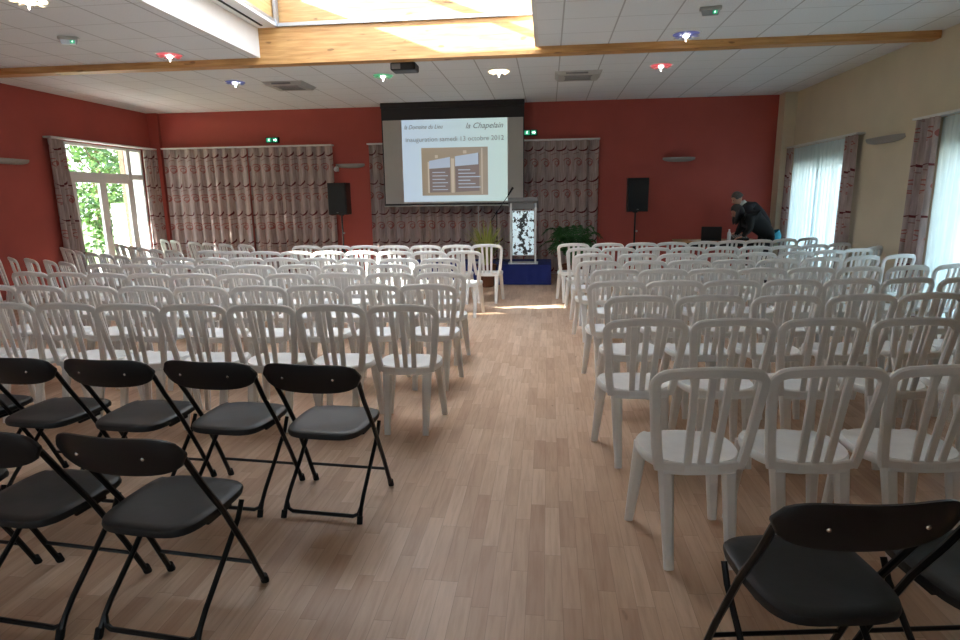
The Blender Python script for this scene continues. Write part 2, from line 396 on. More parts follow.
MB().add([(SX0 + .24, SY0, ZT - .06), (SX1, SY0, ZT - .06), (SX1, 7.42, ZT - .06), (SX0 + .24, 7.42, ZT - .06)], [(0, 1, 2, 3)]).build('added_sun_blind', M['added_blind'], sk, fixn=False)  # unseen sheet added to diffuse the sun and keep streaks off the right wall
MB().rbox(SX0 + .24, SX1, 7.41, 7.44, ZT - .07, ZT - .04, .005).build('added_blind_bar', M['alu'], sk)  # end bar of the added sheet
g = MB()
for k in range(5):
    yy = SY0 + (SY1 - SY0) * k / 4; g.box(SX0 + .2, SX1 + .1, yy - .025, yy + .025, ZT - .03, ZT + .04)
g.box(-1.98, -1.93, SY0, SY1, ZT - .03, ZT + .04)
g.build('glazing_bar', M['white'], sk)
# baseboards
struct(MB().box(XL + .23, 4.33, YB - .015, YB, 0, .08).build('baseboard_back', M['white']))
struct(MB().box(XR - .015, XR, 7.8, 9.85, 0, .08).box(XR - .015, XR, YF, 5.4, 0, .08).build('baseboard_right', M['white']))
struct(MB().box(XL, XL + .015, YF, 10.04, 0, .08).build('baseboard_left', M['white']))

# left french window
def win(name): o = bpy.data.objects.new(name, None); COL.objects.link(o); return struct(o)
w1 = win('window_1')
a0, a1, z0, z1 = LW; xo = XL + .004; fr = MB()
NB = [0]
def bar(mb, y0, y1, za, zb, t=.06, x=xo):
    NB[0] += 1; k = .0015 * (NB[0] % 6); mb.box(x - t - k, x - k, y0, y1, za, zb)
fr.box(XL - .30, XL - .04, a0, a0 + .02, z0, z1).box(XL - .30, XL - .04, a1 - .02, a1, z0, z1).box(XL - .30, XL - .04, a0, a1, z1 - .02, z1)
bar(fr, a0, a0 + .05, z0, z1); bar(fr, a1 - .05, a1, z0, z1); bar(fr, a0, a1, z1 - .05, z1); bar(fr, a0, a1, z0, z0 + .06)
bar(fr, a0, a1, 2.02, 2.12); bar(fr, 11.64, 11.74, z0, z1)
fr.build('window_frame', M['white'], w1)
for (p, q) in ((a0 + .05, 10.86), (10.86, 11.64)):
    lf = MB()
    bar(lf, p, p + .09, .08, 2.015, .05, xo + .02); bar(lf, q - .09, q, .08, 2.015, .05, xo + .02); bar(lf, p, q, .08, .22, .05, xo + .02); bar(lf, p, q, 1.93, 2.02, .05, xo + .02)
    leaf = lf.build('casement', M['white'], w1)
    MB().box(xo - .02, xo - .012, p + .09, q - .09, .22, 1.93).build('pane', M['glass'], leaf)
    if q > 11: MB().rbox(xo + .02, xo + .035, p + .03, p + .06, .95, 1.12, .005).tube([(xo + .05, p + .045, 1.05), (xo + .05, p + .16, 1.05)], .009).build('handle', M['alu'], leaf)
MB().box(xo - .03, xo - .02, a0 + .05, 11.64, 2.12, z1 - .05).build('top_pane', M['glass'], w1)
MB().box(xo - .03, xo - .02, 11.74, a1 - .05, z0 + .06, 2.02).box(xo - .03, xo - .02, 11.74, a1 - .05, 2.12, z1 - .05).build('side_pane', M['glass'], w1)
w5 = win('window_5')  # frame and pane for the added sun-patch opening, out of view
y0, y1, z0, z1 = HW
MB().box(xo - .05, xo, y0, y1, z1 - .04, z1).box(xo - .05, xo, y0, y1, z0, z0 + .04).box(xo - .05, xo, y0, y0 + .04, z0, z1).box(xo - .05, xo, y1 - .04, y1, z0, z1).build('window_frame', M['white'], w5)
MB().box(xo - .03, xo - .02, y0, y1, z0, z1).build('pane', M['glass'], w5)
for i, (a_, b_, z0, z1) in enumerate(ADDED_FWS):  # added fill-light windows, never in view
    w = win('window_%d' % (i + 6)); f = MB(); y = YF - .12
    for q in (a_, (a_ + b_) / 2 - .03, b_ - .06): f.box(q, q + .06, y - .06, y, z0, z1)
    f.box(a_, b_, y - .06, y, z0, z0 + .06).box(a_, b_, y - .06, y, z1 - .06, z1); f.build('window_frame', M['white'], w)
    MB().box(a_, b_, y - .035, y - .028, z0, z1).build('pane', M['glass'], w)
for i, (y0, y1, z0, z1) in enumerate((RW1, RW2)):
    w = win('window_%d' % (i + 2)); x = XR + .2; f = MB()
    f.box(x, x + .06, y0, y1, z1 - .07, z1).box(x, x + .06, y0, y1, z0, z0 + .1).box(x, x + .06, y0, y0 + .07, z0, z1).box(x, x + .06, y1 - .07, y1, z0, z1)
    f.box(x, x + .06, (y0 + y1) / 2 - .05, (y0 + y1) / 2 + .05, z0, z1)
    f.build('window_frame', M['white'], w)
    MB().box(x + .02, x + .03, y0, y1, z0, z1).build('pane', M['glass'], w)

# ------------------------------------------------------------------ curtains
def drape(name, label, W, H, folds, amp, mat, loc, rz, cat='curtain', seed=1, group=None, flare=0.0, gather=0.0):
    """hangs in local X (width) / Z (height); folds push local Y"""
    rnd = random.Random(seed); nx = folds * 8; nz = 14; V = []
    ph = [rnd.uniform(-.5, .5) for _ in range(folds + 2)]; am = [rnd.uniform(.6, 1.25) for _ in range(folds + 2)]
    for j in range(nz + 1):
        z = H * j / nz; tt = 1 - j / nz
        for i in range(nx + 1):
            u = i / nx; k = u * folds; q = int(k); fr = k - q
            A = amp * (am[q] * (1 - fr) + am[q + 1] * fr) * (.75 + .35 * tt); P = ph[q] * (1 - fr) + ph[q + 1] * fr
            y = A * sin(2 * pi * k + P * (.5 + tt)) + .25 * A * sin(4 * pi * k + 2 * P)
            xx = (u - .5) * W * (1 + flare * tt) + .012 * sin(2 * pi * k * 1.0 + 1 + P) + gather * tt * W
            V.append((xx, y, z))
    F = [(j * (nx + 1) + i, j * (nx + 1) + i + 1, (j + 1) * (nx + 1) + i + 1, (j + 1) * (nx + 1) + i) for j in range(nz) for i in range(nx)]
    mb = MB().add(V, F, True)
    o = mb.build(name, mat, None, loc, (0, 0, rz), auto=False, fixn=False)
    return tag(o, label, cat, group)
CY = YB - .11; ZR = 2.66
G = 'patterned drapes'
drape('curtain', 'taupe drape with red crescents at the left end of the back wall', 1.86, 2.62, 9, .062, M['drape'], (-7.21, CY, .03), 0, seed=1, group='drapes on the back wall')
drape('curtain', 'taupe drape with red crescents meeting its neighbour left of the loudspeaker', 1.84, 2.62, 9, .062, M['drape'], (-5.35, CY, .03), 0, seed=2, group='drapes on the back wall')
drape('curtain', 'taupe red-patterned drape hanging behind the projection screen and lectern', 3.15, 2.62, 15, .062, M['drape'], (-2.08, CY, .03), 0, seed=3, group='drapes on the back wall')
drape('curtain', 'taupe red-patterned drape between the projection screen and the bare red wall', 1.46, 2.62, 7, .062, M['drape'], (.25, CY, .03), 0, seed=4, group='drapes on the back wall')
drape('curtain', 'narrow red-patterned drape on the near side of the garden window', .30, 2.60, 4, .045, M['drape'], (XL + .12, 9.73, .03), pi / 2, seed=5, group='drapes on the left wall', flare=.6, gather=.35)
drape('curtain', 'narrow red-patterned drape between the garden window and the red corner pier', .40, 2.60, 5, .035, M['drape'], (XL + .12, 12.28 - .25, .03), pi / 2, seed=6, group='drapes on the left wall', flare=.1).location.y = 12.22
drape('curtain', 'narrow taupe drape on the far side of the far voile window', .32, 2.36, 3, .040, M['drape'], (XR - .10, 12.08, .03), pi / 2, seed=7, group='drapes on the right wall')
drape('curtain', 'taupe red-patterned drape on the near side of the far voile window', .38, 2.36, 4, .045, M['drape'], (XR - .10, 9.78, .03), pi / 2, seed=8, group='drapes on the right wall')
drape('curtain', 'large taupe red-patterned drape beside the nearest voile curtain', .50, 2.38, 4, .06, M['drape'], (XR - .10, 7.95, .03), pi / 2, seed=9, group='drapes on the right wall')
drape('sheer_curtain', 'translucent white voile at the far end of the cream wall', 1.10, 2.34, 8, .026, M['sheer'], (XR - .045, 11.47, .04), pi / 2, seed=10, group='white voiles', cat='curtain')
drape('sheer_curtain', 'translucent white voile beside the drape nearest the wall lamp', 1.06, 2.34, 8, .026, M['sheer'], (XR - .052, 10.44, .04), pi / 2, seed=11, group='white voiles', cat='curtain')
drape('sheer_curtain', 'wide translucent white voile cut by the edge of the picture', 2.6, 2.36, 20, .026, M['sheer'], (XR - .045, 6.45, .04), pi / 2, seed=12, group='white voiles', cat='curtain')
def rail(label, x0, x1, y0, y1, z, mat=None):
    mb = MB().rbox(x0, x1, y0, y1, z - .012, z + .016, .004)
    tag(mb.build('curtain_rail', M['white']), label, 'curtain rail')
rail('white curtain rail over the two drapes on the left of the back wall', -8.16, -4.42, CY - .05, YB, ZR + .005)
rail('white curtain rail running behind the projection screen', -3.68, 1.0, CY - .05, YB, ZR + .005)
rail('white curtain rail above the garden window', XL, XL + .15, 9.62, 12.42, 2.66)
rail('white curtain rail above the far voile window', XR - .13, XR, 9.58, 12.2, 2.405)
rail('white curtain rail above the nearest voile curtain', XR - .13, XR, 5.15, 8.22, 2.425)

# ------------------------------------------------------------------ white chairs
def chair_proto():
    t = thing('stacking_chair', 'x', 'chair')
    # seat
    seg = 36; V = []; rings = [(1.0, .415), (1.03, .425), (1.03, .448), (1.0, .458), (.94, .456), (.80, .450), (.5, .446), (.2, .4445)]
    def outl(a):
        cx, cy = cos(a), sin(a); e = 2 / 2.5
        x = .210 * abs(cx) ** e * (1 if cx > 0 else -1); y = .198 * abs(cy) ** e * (1 if cy > 0 else -1)
        if y < 0: x *= 1 - .05 * (-y / .198)
        return x, y + .035
    for s_, z in rings:
        for k in range(seg):
            x, y = outl(2 * pi * k / seg); V.append((x * s_, (y - .035) * s_ + .035, z - (.012 if (y > .2 and s_ > .9) else 0)))
    n = len(rings); F = [(i * seg + k, i * seg + (k + 1) % seg, (i + 1) * seg + (k + 1) % seg, (i + 1) * seg + k) for i in range(n - 1) for k in range(seg)]
    F.append(tuple((n - 1) * seg + k for k in range(seg))); F.append(tuple(range(seg - 1, -1, -1)))
    mb = MB().add(V, F, True)
    # skirt under the rim joining the legs at the rear
    mb.sweep([(-.15, -.145, .43), (-.06, -.158, .428), (.06, -.158, .428), (.15, -.145, .43)], rprof(.05, .02), side=(0, 1, 0))
    mb.build('seat', M['resin_seat'], t)
    # backrest
    def yb(z, x): return -.128 - (z - .43) * .175 - .030 * (1 - (x / .22) ** 2)
    P = []
    for k in range(9):   # left post
        z = .425 + (.81 - .425) * k / 8; x = -(.168 + .050 * (k / 8) ** .7)
        P.append((x, z))
    for k in range(1, 7):
        a = pi / 2 * k / 6; P.append((-.218 + .075 * (1 - cos(a)), .81 + .052 * sin(a)))
    for k in range(1, 6): x = -.143 + .286 * k / 6; P.append((x, .862 + .010 * (1 - (x / .143) ** 2)))
    P2 = P + [(-x, z) for x, z in reversed(P[:15])]
    pts = [(x, yb(z, x), z) for x, z in P2]
    sc = []
    for i, (x, z) in enumerate(P2):
        wv = 1.0
        if z > .84: wv = 1.05
        sc.append((wv, 1))
    mb = MB().sweep(pts, rprof(.044, .024), side=lambda i: (0, 1, .15), scales=sc)
    for s_ in (-1, 0, 1):
        pp = []
        for k in range(9):
            z = .432 + (.862 - .432) * k / 8; x = s_ * (.055 + .015 * k / 8); pp.append((x, yb(z, x) + .003, z))
        mb.sweep(pp, rprof(.034, .014), side=(0, 1, .15))
    mb.sweep([(-.165, yb(.445, .17), .440), (-.08, yb(.445, .08), .436), (.08, yb(.445, .08), .436), (.165, yb(.445, .17), .440)], rprof(.04, .02), side=(0, 1, 0))
    mb.build('backrest', M['resin'], t)
    for sx in (-1, 1):
        for back in (1, 0):
            if back: a, b = Vector((sx * .135, -.118, .425)), Vector((sx * .130, -.215, .0))
            else: a, b = Vector((sx * .165, .165, .42)), Vector((sx * .204, .190, .0))
            pts = [a.lerp(b, k / 6) for k in range(7)]
            mb = MB().sweep(pts, rprof(.058, .040), side=(0, 1, 0), scales=[1.12 - .42 * (k / 6) for k in range(7)])
            mb.build('leg', M['resin'], t)
    return t
ORD = ['nearest the aisle', 'second from the aisle', 'third from the aisle', 'fourth from the aisle', 'fifth from the aisle', 'sixth from the aisle', 'seventh from the aisle', 'eighth from the aisle', 'ninth from the aisle', 'tenth from the aisle', 'eleventh from the aisle']
ROWN = {1: 'front row', 2: 'second row', 3: 'third row', 4: 'fourth row', 5: 'fifth row', 6: 'sixth row', 7: 'seventh row', 8: 'eighth row', 9: 'back row'}
proto = chair_proto(); first = [True]; placed = []
def put_chair(x, y, deg, label, group):
    """x,y = the middle of the top rail"""
    r = radians(deg); d = .185
    loc = (x - sin(r) * d * 1, y + cos(r) * d, 0)
    if first[0]:
        first[0] = False; proto.location = loc; proto.rotation_euler = (0, 0, r); proto['label'] = label; proto['group'] = group
    else: copy_tree(proto, loc, r, label, group)
    placed.append((loc[0], loc[1], r))

rnd = random.Random(3)
RIGHT = {
 1: [(.38, 8.98), (.88, 9.0), (1.37, 9.05), (1.82, 9.14), (2.3, 9.28), (2.74, 9.43), (3.17, 9.55), (3.60, 9.72), (4.03, 9.96)],
 2: [(.49, 8.20), (.94, 8.19), (1.39, 8.2), (1.84, 8.23), (2.29, 8.27), (2.73, 8.34), (3.15, 8.44), (3.57, 8.60), (4.01, 8.87)],
 3: [(.54, 7.33), (1.07, 7.32), (1.53, 7.32), (1.99, 7.33), (2.46, 7.42), (2.94, 7.55), (3.38, 7.72), (3.80, 7.93), (4.16, 8.27)],
 4: [(.54, 6.48), (1.03, 6.51), (1.49, 6.55), (1.95, 6.6), (2.43, 6.68), (2.93, 6.84), (3.42, 7.0), (3.88, 7.15)],
 5: [(.64, 5.72), (1.08, 5.75), (1.53, 5.78), (1.98, 5.82), (2.44, 5.88), (2.89, 5.94), (3.36, 6.03), (3.83, 6.17)],
 6: [(.56, 4.9), (1.02, 4.95), (1.47, 4.98), (1.95, 5.02), (2.42, 5.08), (2.88, 5.15), (3.33, 5.22), (3.79, 5.32)],
 7: [(.63, 4.18), (1.11, 4.21), (1.62, 4.24), (2.12, 4.28), (2.60, 4.36), (3.07, 4.45)],
 8: [(.55, 3.37), (1.03, 3.40), (1.51, 3.43), (2.01, 3.47), (2.5, 3.53)],
 9: [(.65, 2.40), (1.12, 2.45), (1.59, 2.50)]}
for r in sorted(RIGHT):
    for i, (x, y) in enumerate(RIGHT[r]):
        deg = (4 if x < 2 else 4 + 10 * (x - 2)) + rnd.uniform(-2, 2)
        if r >= 8: deg = 5
        if r == 9 and i == 0: deg = 6
        if (r, i) == (1, 8): deg = 30
        if (r, i) == (2, 8): deg = 28
        if (r, i) == (3, 8): deg = 40
        put_chair(x, y, deg, 'white slatted chair %s, %s of the right block' % (ORD[i], ROWN[r]), 'white chairs right of the aisle')
LEFT = {
 1: [(-.89, 8.89), (-1.32, 8.79), (-1.78, 8.73), (-2.26, 8.74), (-2.71, 8.76), (-3.15, 8.76), (-3.62, 8.78)],
 2: [(-1.08, 7.77), (-1.54, 7.76), (-2.0, 7.77), (-2.45, 7.78), (-2.90, 7.77), (-3.35, 7.77), (-3.80, 7.79), (-4.25, 7.86), (-4.68, 7.98)],
 3: [(-1.22, 6.80), (-1.71, 6.81), (-2.22, 6.83), (-2.70, 6.88), (-3.17, 6.90), (-3.62, 6.92), (-4.07, 6.94), (-4.52, 6.98), (-4.95, 7.0)],
 4: [(-1.16, 6.18), (-1.66, 6.18), (-2.16, 6.17), (-2.63, 6.14), (-3.12, 6.13), (-3.59, 6.15), (-4.05, 6.18), (-4.5, 6.2), (-4.95, 6.24)],
 5: [(-.98, 5.46), (-1.46, 5.45), (-1.93, 5.42), (-2.40, 5.37), (-2.88, 5.35), (-3.35, 5.36), (-3.81, 5.38), (-4.27, 5.41), (-4.73, 5.45), (-5.18, 5.5)],
 6: [(-.95, 4.70), (-1.40, 4.66), (-1.86, 4.61), (-2.31, 4.57), (-2.79, 4.54), (-3.27, 4.54), (-3.75, 4.55), (-4.23, 4.56), (-4.70, 4.6)],
 7: [(-.93, 3.75), (-1.41, 3.74), (-1.88, 3.73), (-2.35, 3.72), (-2.82, 3.72), (-3.28, 3.73), (-3.76, 3.74), (-4.23, 3.75)]}
RN = {1: 'front row', 2: 'second row', 3: 'third row', 4: 'fourth row', 5: 'fifth row', 6: 'sixth row', 7: 'back row'}
for r in sorted(LEFT):
    for i, (x, y) in enumerate(LEFT[r]):
        deg = 1 - 3 * max(0, -x - 3) + rnd.uniform(-2, 2)
        put_chair(x, y, deg, 'white slatted chair %s, %s of the left block' % (ORD[i], RN[r]), 'white chairs left of the aisle')
FAN = {
 'front': [(-4.72, 9.05), (-5.15, 9.22), (-5.56, 9.44), (-5.97, 9.69), (-6.62, 10.15), (-7.0, 10.42)],
 'second': [(-5.25, 8.0), (-5.65, 8.2), (-6.03, 8.47), (-6.42, 8.78), (-6.8, 9.08), (-7.15, 9.4)],
 'third': [(-5.48, 7.26), (-5.87, 7.48), (-6.25, 7.70), (-6.68, 7.98), (-7.1, 8.3), (-7.47, 8.62)],
 'back': [(-5.58, 6.45), (-5.98, 6.66), (-6.42, 6.86), (-6.84, 7.04), (-7.26, 7.24)]}
FN = ['nearest the aisle', 'second from its right end', 'third from its right end', 'fourth from its right end', 'next to the last', 'closest to the garden window']
for r, row in FAN.items():
    for i, (x, y) in enumerate(row):
        nm = FN[i] if i else 'at its right end'
        if r == 'back' and i == 4: nm = 'at its left end'
        put_chair(x, y, -30 - 2 * i + rnd.uniform(-3, 3), 'white chair %s in the %s slanted row near the garden window' % (nm, r), 'slanted white chairs on the far left')

# ------------------------------------------------------------------ black folding chairs
def fold_proto():
    t = thing('folding_chair', 'x', 'chair')
    # seat: rounded panel
    seg = 40; V = []
    def o(a):
        cx, cy = cos(a), sin(a); e = 2 / 4.2
        x = .205 * abs(cx) ** e * (1 if cx > 0 else -1); y = .205 * abs(cy) ** e * (1 if cy > 0 else -1)
        if y < 0: x *= 1 - .06 * (-y / .205)
        return x, y
    rings = [(.93, .412), (.985, .418), (1.0, .432), (.985, .444), (.94, .450), (.8, .449), (.5, .443), (.2, .441)]
    for s_, z in rings:
        for k in range(seg):
            x, y = o(2 * pi * k / seg); V.append((x * s_, y * s_ + .02, z + (.008 * (y + .2) / .4) - (.008 if y > .17 and s_ > .9 else 0)))
    n = len(rings); F = [(i * seg + k, i * seg + (k + 1) % seg, (i + 1) * seg + (k + 1) % seg, (i + 1) * seg + k) for i in range(n - 1) for k in range(seg)]
    F.append(tuple((n - 1) * seg + k for k in range(seg))); F.append(tuple(range(seg - 1, -1, -1)))
    seat = MB().add(V, F, True).build('seat', M['bseat'], t)
    for sx in (-1, 1): MB().box(sx * .175 - .006, sx * .175 + .006, -.04, .10, .398, .416).build('seat_bracket', M['blackmt'], seat)
    # backrest: curved rounded panel, sweeping vertical stadium
    nx = 24; H0 = .062; V = []; F = []
    prof = []
    for i in range(nx + 1):
        u = -1 + 2 * i / nx; x = .245 * u
        e = (1 - abs(u) ** 4.5) ** (1 / 2.2) if abs(u) < 1 else 0
        h = .074 * max(e, .08); cz = .740 - .012 * (1 - u * u) * 0 + .006 * abs(u) ** 2
        yc = -.196 - .045 * (1 - u * u) ; lean = -.28
        ring = []
        for (a, b) in ((-1, -.5), (-.85, -1), (.85, -1), (1, -.5), (1, .5), (.85, 1), (-.85, 1), (-1, .5)):
            z = a * h; ring.append((x, yc + b * .009 + lean * z, cz + z))
        V += ring
    m = 8
    F = [(i * m + j, i * m + (j + 1) % m, (i + 1) * m + (j + 1) % m, (i + 1) * m + j) for i in range(nx) for j in range(m)] + [tuple(range(m - 1, -1, -1)), tuple(range(nx * m, nx * m + m))]
    br = MB().add(V, F, True).build('backrest', M['blackpl'], t)
    for sx in (-1, 1):
        MB().ball((sx * .125, -.246, .742), .007, 8, 5, (1, .6, 1)).build('screw', M['chrome'], br)
    # long tube: front foot -> back top
    for sx in (-1, 1):
        P = [(sx * .222, .205, .01), (sx * .219, .12, .20), (sx * .214, .0, .44), (sx * .213, -.10, .60), (sx * .220, -.168, .71), (sx * .214, -.188, .75)]
        lg = MB().tube(P, .0115, 8).build('leg', M['blackmt'], t)
        MB().tube([(sx * .222, .212, 0.0), (sx * .222, .200, .035)], .016, 8).build('rubber_foot', M['blackrb'], lg)
        P = [(sx * .196, .165, .405), (sx * .196, .14, .36), (sx * .197, .03, .22), (sx * .198, -.13, .12), (sx * .199, -.185, .06), (sx * .20, -.20, .01)]
        P = [(sx * .192, .15, .40), (sx * .193, .115, .34), (sx * .194, -.01, .22), (sx * .196, -.125, .115), (sx * .197, -.165, .07), (sx * .20, -.20, .01)]
        lg = MB().tube(P, .0105, 8).build('leg', M['blackmt'], t)
        MB().tube([(sx * .20, -.205, 0.0), (sx * .199, -.192, .035)], .015, 8).build('rubber_foot', M['blackrb'], lg)
    MB().tube([(-.219, .155, .125), (.219, .155, .125)], .008, 8).build('stretcher', M['blackmt'], t)
    MB().tube([(-.197, -.165, .07), (-.185, -.176, .038), (-.16, -.182, .027), (.16, -.182, .027), (.185, -.176, .038), (.197, -.165, .07)], .010, 8).build('stretcher', M['blackmt'], t)
    return t
fp = fold_proto()
FOLD = [
 (-1.085, 2.81, -4, 'black folding chair at the aisle end of the far black row'),
 (-1.605, 2.83, -4, 'black folding chair second from the aisle in the far black row'),
 (-2.135, 2.83, -3, 'black folding chair third from the aisle in the far black row'),
 (-2.66, 2.84, -4, 'black folding chair fourth from the aisle in the far black row'),
 (-3.17, 2.86, -4, 'black folding chair cut by the left picture edge, far black row'),
 (-1.395, 1.93, -5, 'black folding chair at the aisle end of the near black row on the left'),
 (-1.93, 1.945, -5, 'black folding chair second from the aisle in the near black row on the left'),
 (-2.46, 1.96, -4, 'black folding chair barely showing behind its neighbour, nearest row at the left edge'),
 (.785, 1.69, 8, 'black folding chair in the lower right foreground, seat and back in full view'),
 (1.30, 1.76, 8, 'black folding chair cut off by the lower right picture edge')]
for i, (x, y, d, lb) in enumerate(FOLD):
    g = 'black folding chairs behind the left block' if i < 8 else 'black folding chairs behind the right block'
    if i == 0: fp.location = (x, y, 0); fp.rotation_euler = (0, 0, radians(d)); fp['label'] = lb; fp['group'] = g
    else: copy_tree(fp, (x, y, 0), radians(d), lb, g)

# ------------------------------------------------------------------ stage end
def text(s, size, loc, mat, parent, name='lettering', shear=0, ext=.001, align='CENTER', sx=1.0):
    cu = bpy.data.curves.new('t', 'FONT'); cu.body = s; cu.size = size; cu.extrude = ext; cu.shear = shear; cu.align_x = align; cu.resolution_u = 3
    o = bpy.data.objects.new('t', cu); COL.objects.link(o); bpy.context.view_layer.update()
    me = bpy.data.meshes.new_from_object(o.evaluated_get(bpy.context.evaluated_depsgraph_get())); bpy.data.objects.remove(o)
    me.name = name; me.materials.clear(); me.materials.append(mat)
    ob = bpy.data.objects.new(name, me); COL.objects.link(ob); ob.parent = parent; ob.location = loc; ob.rotation_euler = (pi / 2, 0, 0); ob.scale = (sx, 1, 1)
    return ob
YS = 12.08; kS = YS / 12.4
scr = thing('projection_screen', 'large pull-down projection screen with a black top band and lit slide', 'projection screen', (-1.865, YS, 0))
sx0, sx1 = -1.415, 1.405; top, mid, bot = 3.33, 3.075, 1.465
MB().rbox(sx0, sx1, -.045, .05, top - .04, CEIL, .01).build('casing', M['casing'], scr)
MB().box(sx0 + .005, sx1 - .005, -.004, .004, mid, top - .04).box(sx0 + .005, sx0 + .025, -.004, .004, bot, mid).box(sx1 - .025, sx1 - .005, -.004, .004, bot, mid).build('black_border', M['casing'], scr)
M['screenw'] = plain('screen_fabric', srgb(176, 172, 166), .8, var=.02)
MB().box(sx0 + .025, sx1 - .025, -.003, .003, bot, mid).build('screen_fabric', M['screenw'], scr)
MB().rbox(sx0 - .01, sx1 + .01, -.018, .018, bot - .06, bot - .035, .006).build('weight_bar', M['lgrey'], scr)
MB().box(sx0 + .005, sx1 - .005, -.005, .005, bot - .035, bot).build('black_hem', M['casing'], scr)
def slide_mat(name, ca, cb, st, ax=0, lo=0, hi=1):
    t = NT(name); v, o = t.coords()
    f = t.math('DIVIDE', t.math('SUBTRACT', o[ax], lo), hi - lo, clamp=True); c = t.ramp(f, [(0, ca), (1, cb)])
    t.l.new(c, t.b.inputs['Base Color']); t.l.new(c, t.b.inputs['Emission Color']); t.b.inputs['Emission Strength'].default_value = st; t.b.inputs['Roughness'].default_value = .9
    return t.m
px0, px1 = -1.01, 1.075
M['slide'] = slide_mat('lit_slide', srgb(160, 176, 192), srgb(166, 186, 182), .42, 0, px0, px1)
sl = MB().box(px0, px1, -.006, -.003, 1.50, mid).build('slide', M['slide'], scr)
M['photo'] = slide_mat('slide_photo_brown', srgb(146, 134, 116), srgb(150, 140, 128), .28, 0, -.6, .7)
M['photo2'] = slide_mat('slide_board_grey', srgb(118, 108, 104), srgb(124, 112, 110), .28, 0, -.6, .7)
M['photo3'] = slide_mat('slide_header_blue', srgb(150, 162, 180), srgb(160, 172, 186), .35, 0, -.6, .7)
M['photo4'] = slide_mat('slide_post_beige', srgb(170, 160, 144), srgb(172, 162, 148), .35, 0, -.6, .7)
M['ink'] = plain('slide_ink_grey', srgb(120, 122, 120), .9); M['ink2'] = plain('slide_ink_pale', srgb(150, 154, 156), .9)
ph = MB().box(-.63, .69, -.0085, -.006, 1.62, 2.54).build('slide_photo', M['photo'], scr)
MB().add([(-.48, -.0095, 1.68), (-.06, -.0095, 1.68), (-.06, -.0095, 2.34), (-.48, -.0095, 2.28)], [(0, 1, 2, 3)]).add([(0.04, -.0095, 1.68), (.52, -.0095, 1.70), (.52, -.0095, 2.42), (.04, -.0095, 2.36)], [(0, 1, 2, 3)]).build('notice_board', M['photo2'], ph, fixn=False)
MB().add([(-.48, -.0105, 2.14), (-.06, -.0105, 2.16), (-.06, -.0105, 2.36), (-.48, -.0105, 2.29)], [(0, 1, 2, 3)]).add([(.04, -.0105, 2.18), (.50, -.0105, 2.21), (.50, -.0105, 2.43), (.04, -.0105, 2.37)], [(0, 1, 2, 3)]).build('board_header', M['photo3'], ph, fixn=False)
MB().box(-.51, -.48, -.011, -.009, 1.67, 2.27).box(-.04, .02, -.011, -.009, 1.67, 2.33).box(.56, .585, -.011, -.009, 1.64, 2.52).box(-.36, -.30, -.011, -.009, 2.34, 2.40).box(.20, .27, -.011, -.009, 2.42, 2.48).build('board_post', M['photo4'], ph)
rl = MB()
for k in range(6): rl.box(-.42, -.16 + .05 * (k % 2), -.0115, -.0095, 2.06 - k * .067, 2.075 - k * .067)
for k in range(6): rl.box(.10, .34 + .1 * (k % 3), -.0115, -.0095, 2.10 - k * .067, 2.118 - k * .067)
rl.build('board_lines', M['photo3'], ph)
text('la Domaine du Lieu', .115, (-.58, -.008, 2.90), M['ink'], scr, 'lettering', .35, sx=.85)
text('la Chapelain', .15, (.62, -.008, 2.89), M['ink'], scr, 'lettering', .35)
text('inauguration samedi 13 octobre 2012', .13, (.035, -.008, 2.66), M['ink2'], scr, 'lettering', 0, sx=.99)

# stage platform
stg = thing('stage_platform', 'low stage block wrapped in blue cloth in front of the screen', 'stage', (-1.27, 11.35, 0))
MB().rbox(-1.33, 1.34, -.5, .5, .345, .37, .01).build('deck', M['blue'], stg)
V = []; n = 90
for j in range(5):
    for i in range(n + 1):
        x = -1.33 + 2.67 * i / n; V.append((x, -.502 - .006 * sin(i * 1.1) * (1 - j / 5) - .004 * sin(i * .37), .002 + .345 * j / 4))
F = [(j * (n + 1) + i, j * (n + 1) + i + 1, (j + 1) * (n + 1) + i + 1, (j + 1) * (n + 1) + i) for j in range(4) for i in range(n)]
sk_ = MB().add(V, F, True).box(-1.33, -1.32, -.5, .5, .002, .346).box(1.33, 1.34, -.5, .5, .002, .346).build('skirt', M['blue'], stg, auto=False)
# lectern
M['silver'] = plain('brushed_silver_paint', srgb(206, 210, 212), .35, .2)
lec = thing('lectern', 'silver framed lectern with a pale panel printed with a black plant', 'lectern', (-.44, 11.0, .37))
for s_ in (-1, 1):
    MB().rbox(s_ * .222 - .018, s_ * .222 + .018, -.02, .02, .02, 1.13, .005).build('post', M['silver'], lec)
MB().rbox(-.27, .27, -.10, .22, 0, .022, .006).build('base', M['silver'], lec)
MB().box(-.195, .195, -.006, .004, .16, .95).build('panel', etched_mat(), lec).location = (0, 0, 0)
MB().box(-.2, .2, -.008, .008, .145, .162).box(-.2, .2, -.008, .008, .948, .962).build('panel_rail', M['alu'], lec)
tp = MB().add([(-.265, -.12, 1.12), (.265, -.12, 1.12), (.265, .26, 1.0), (-.265, .26, 1.0), (-.265, -.12, 1.19), (.265, -.12, 1.19), (.265, .26, 1.08), (-.265, .26, 1.08)], [(0, 3, 2, 1), (4, 5, 6, 7), (0, 1, 5, 4), (1, 2, 6, 5), (2, 3, 7, 6), (3, 0, 4, 7)])
tp.build('top', M['grey'], lec)
MB().box(-.19, .19, -.03, .03, .98, 1.11).build('drawer_box', M['grey'], lec)
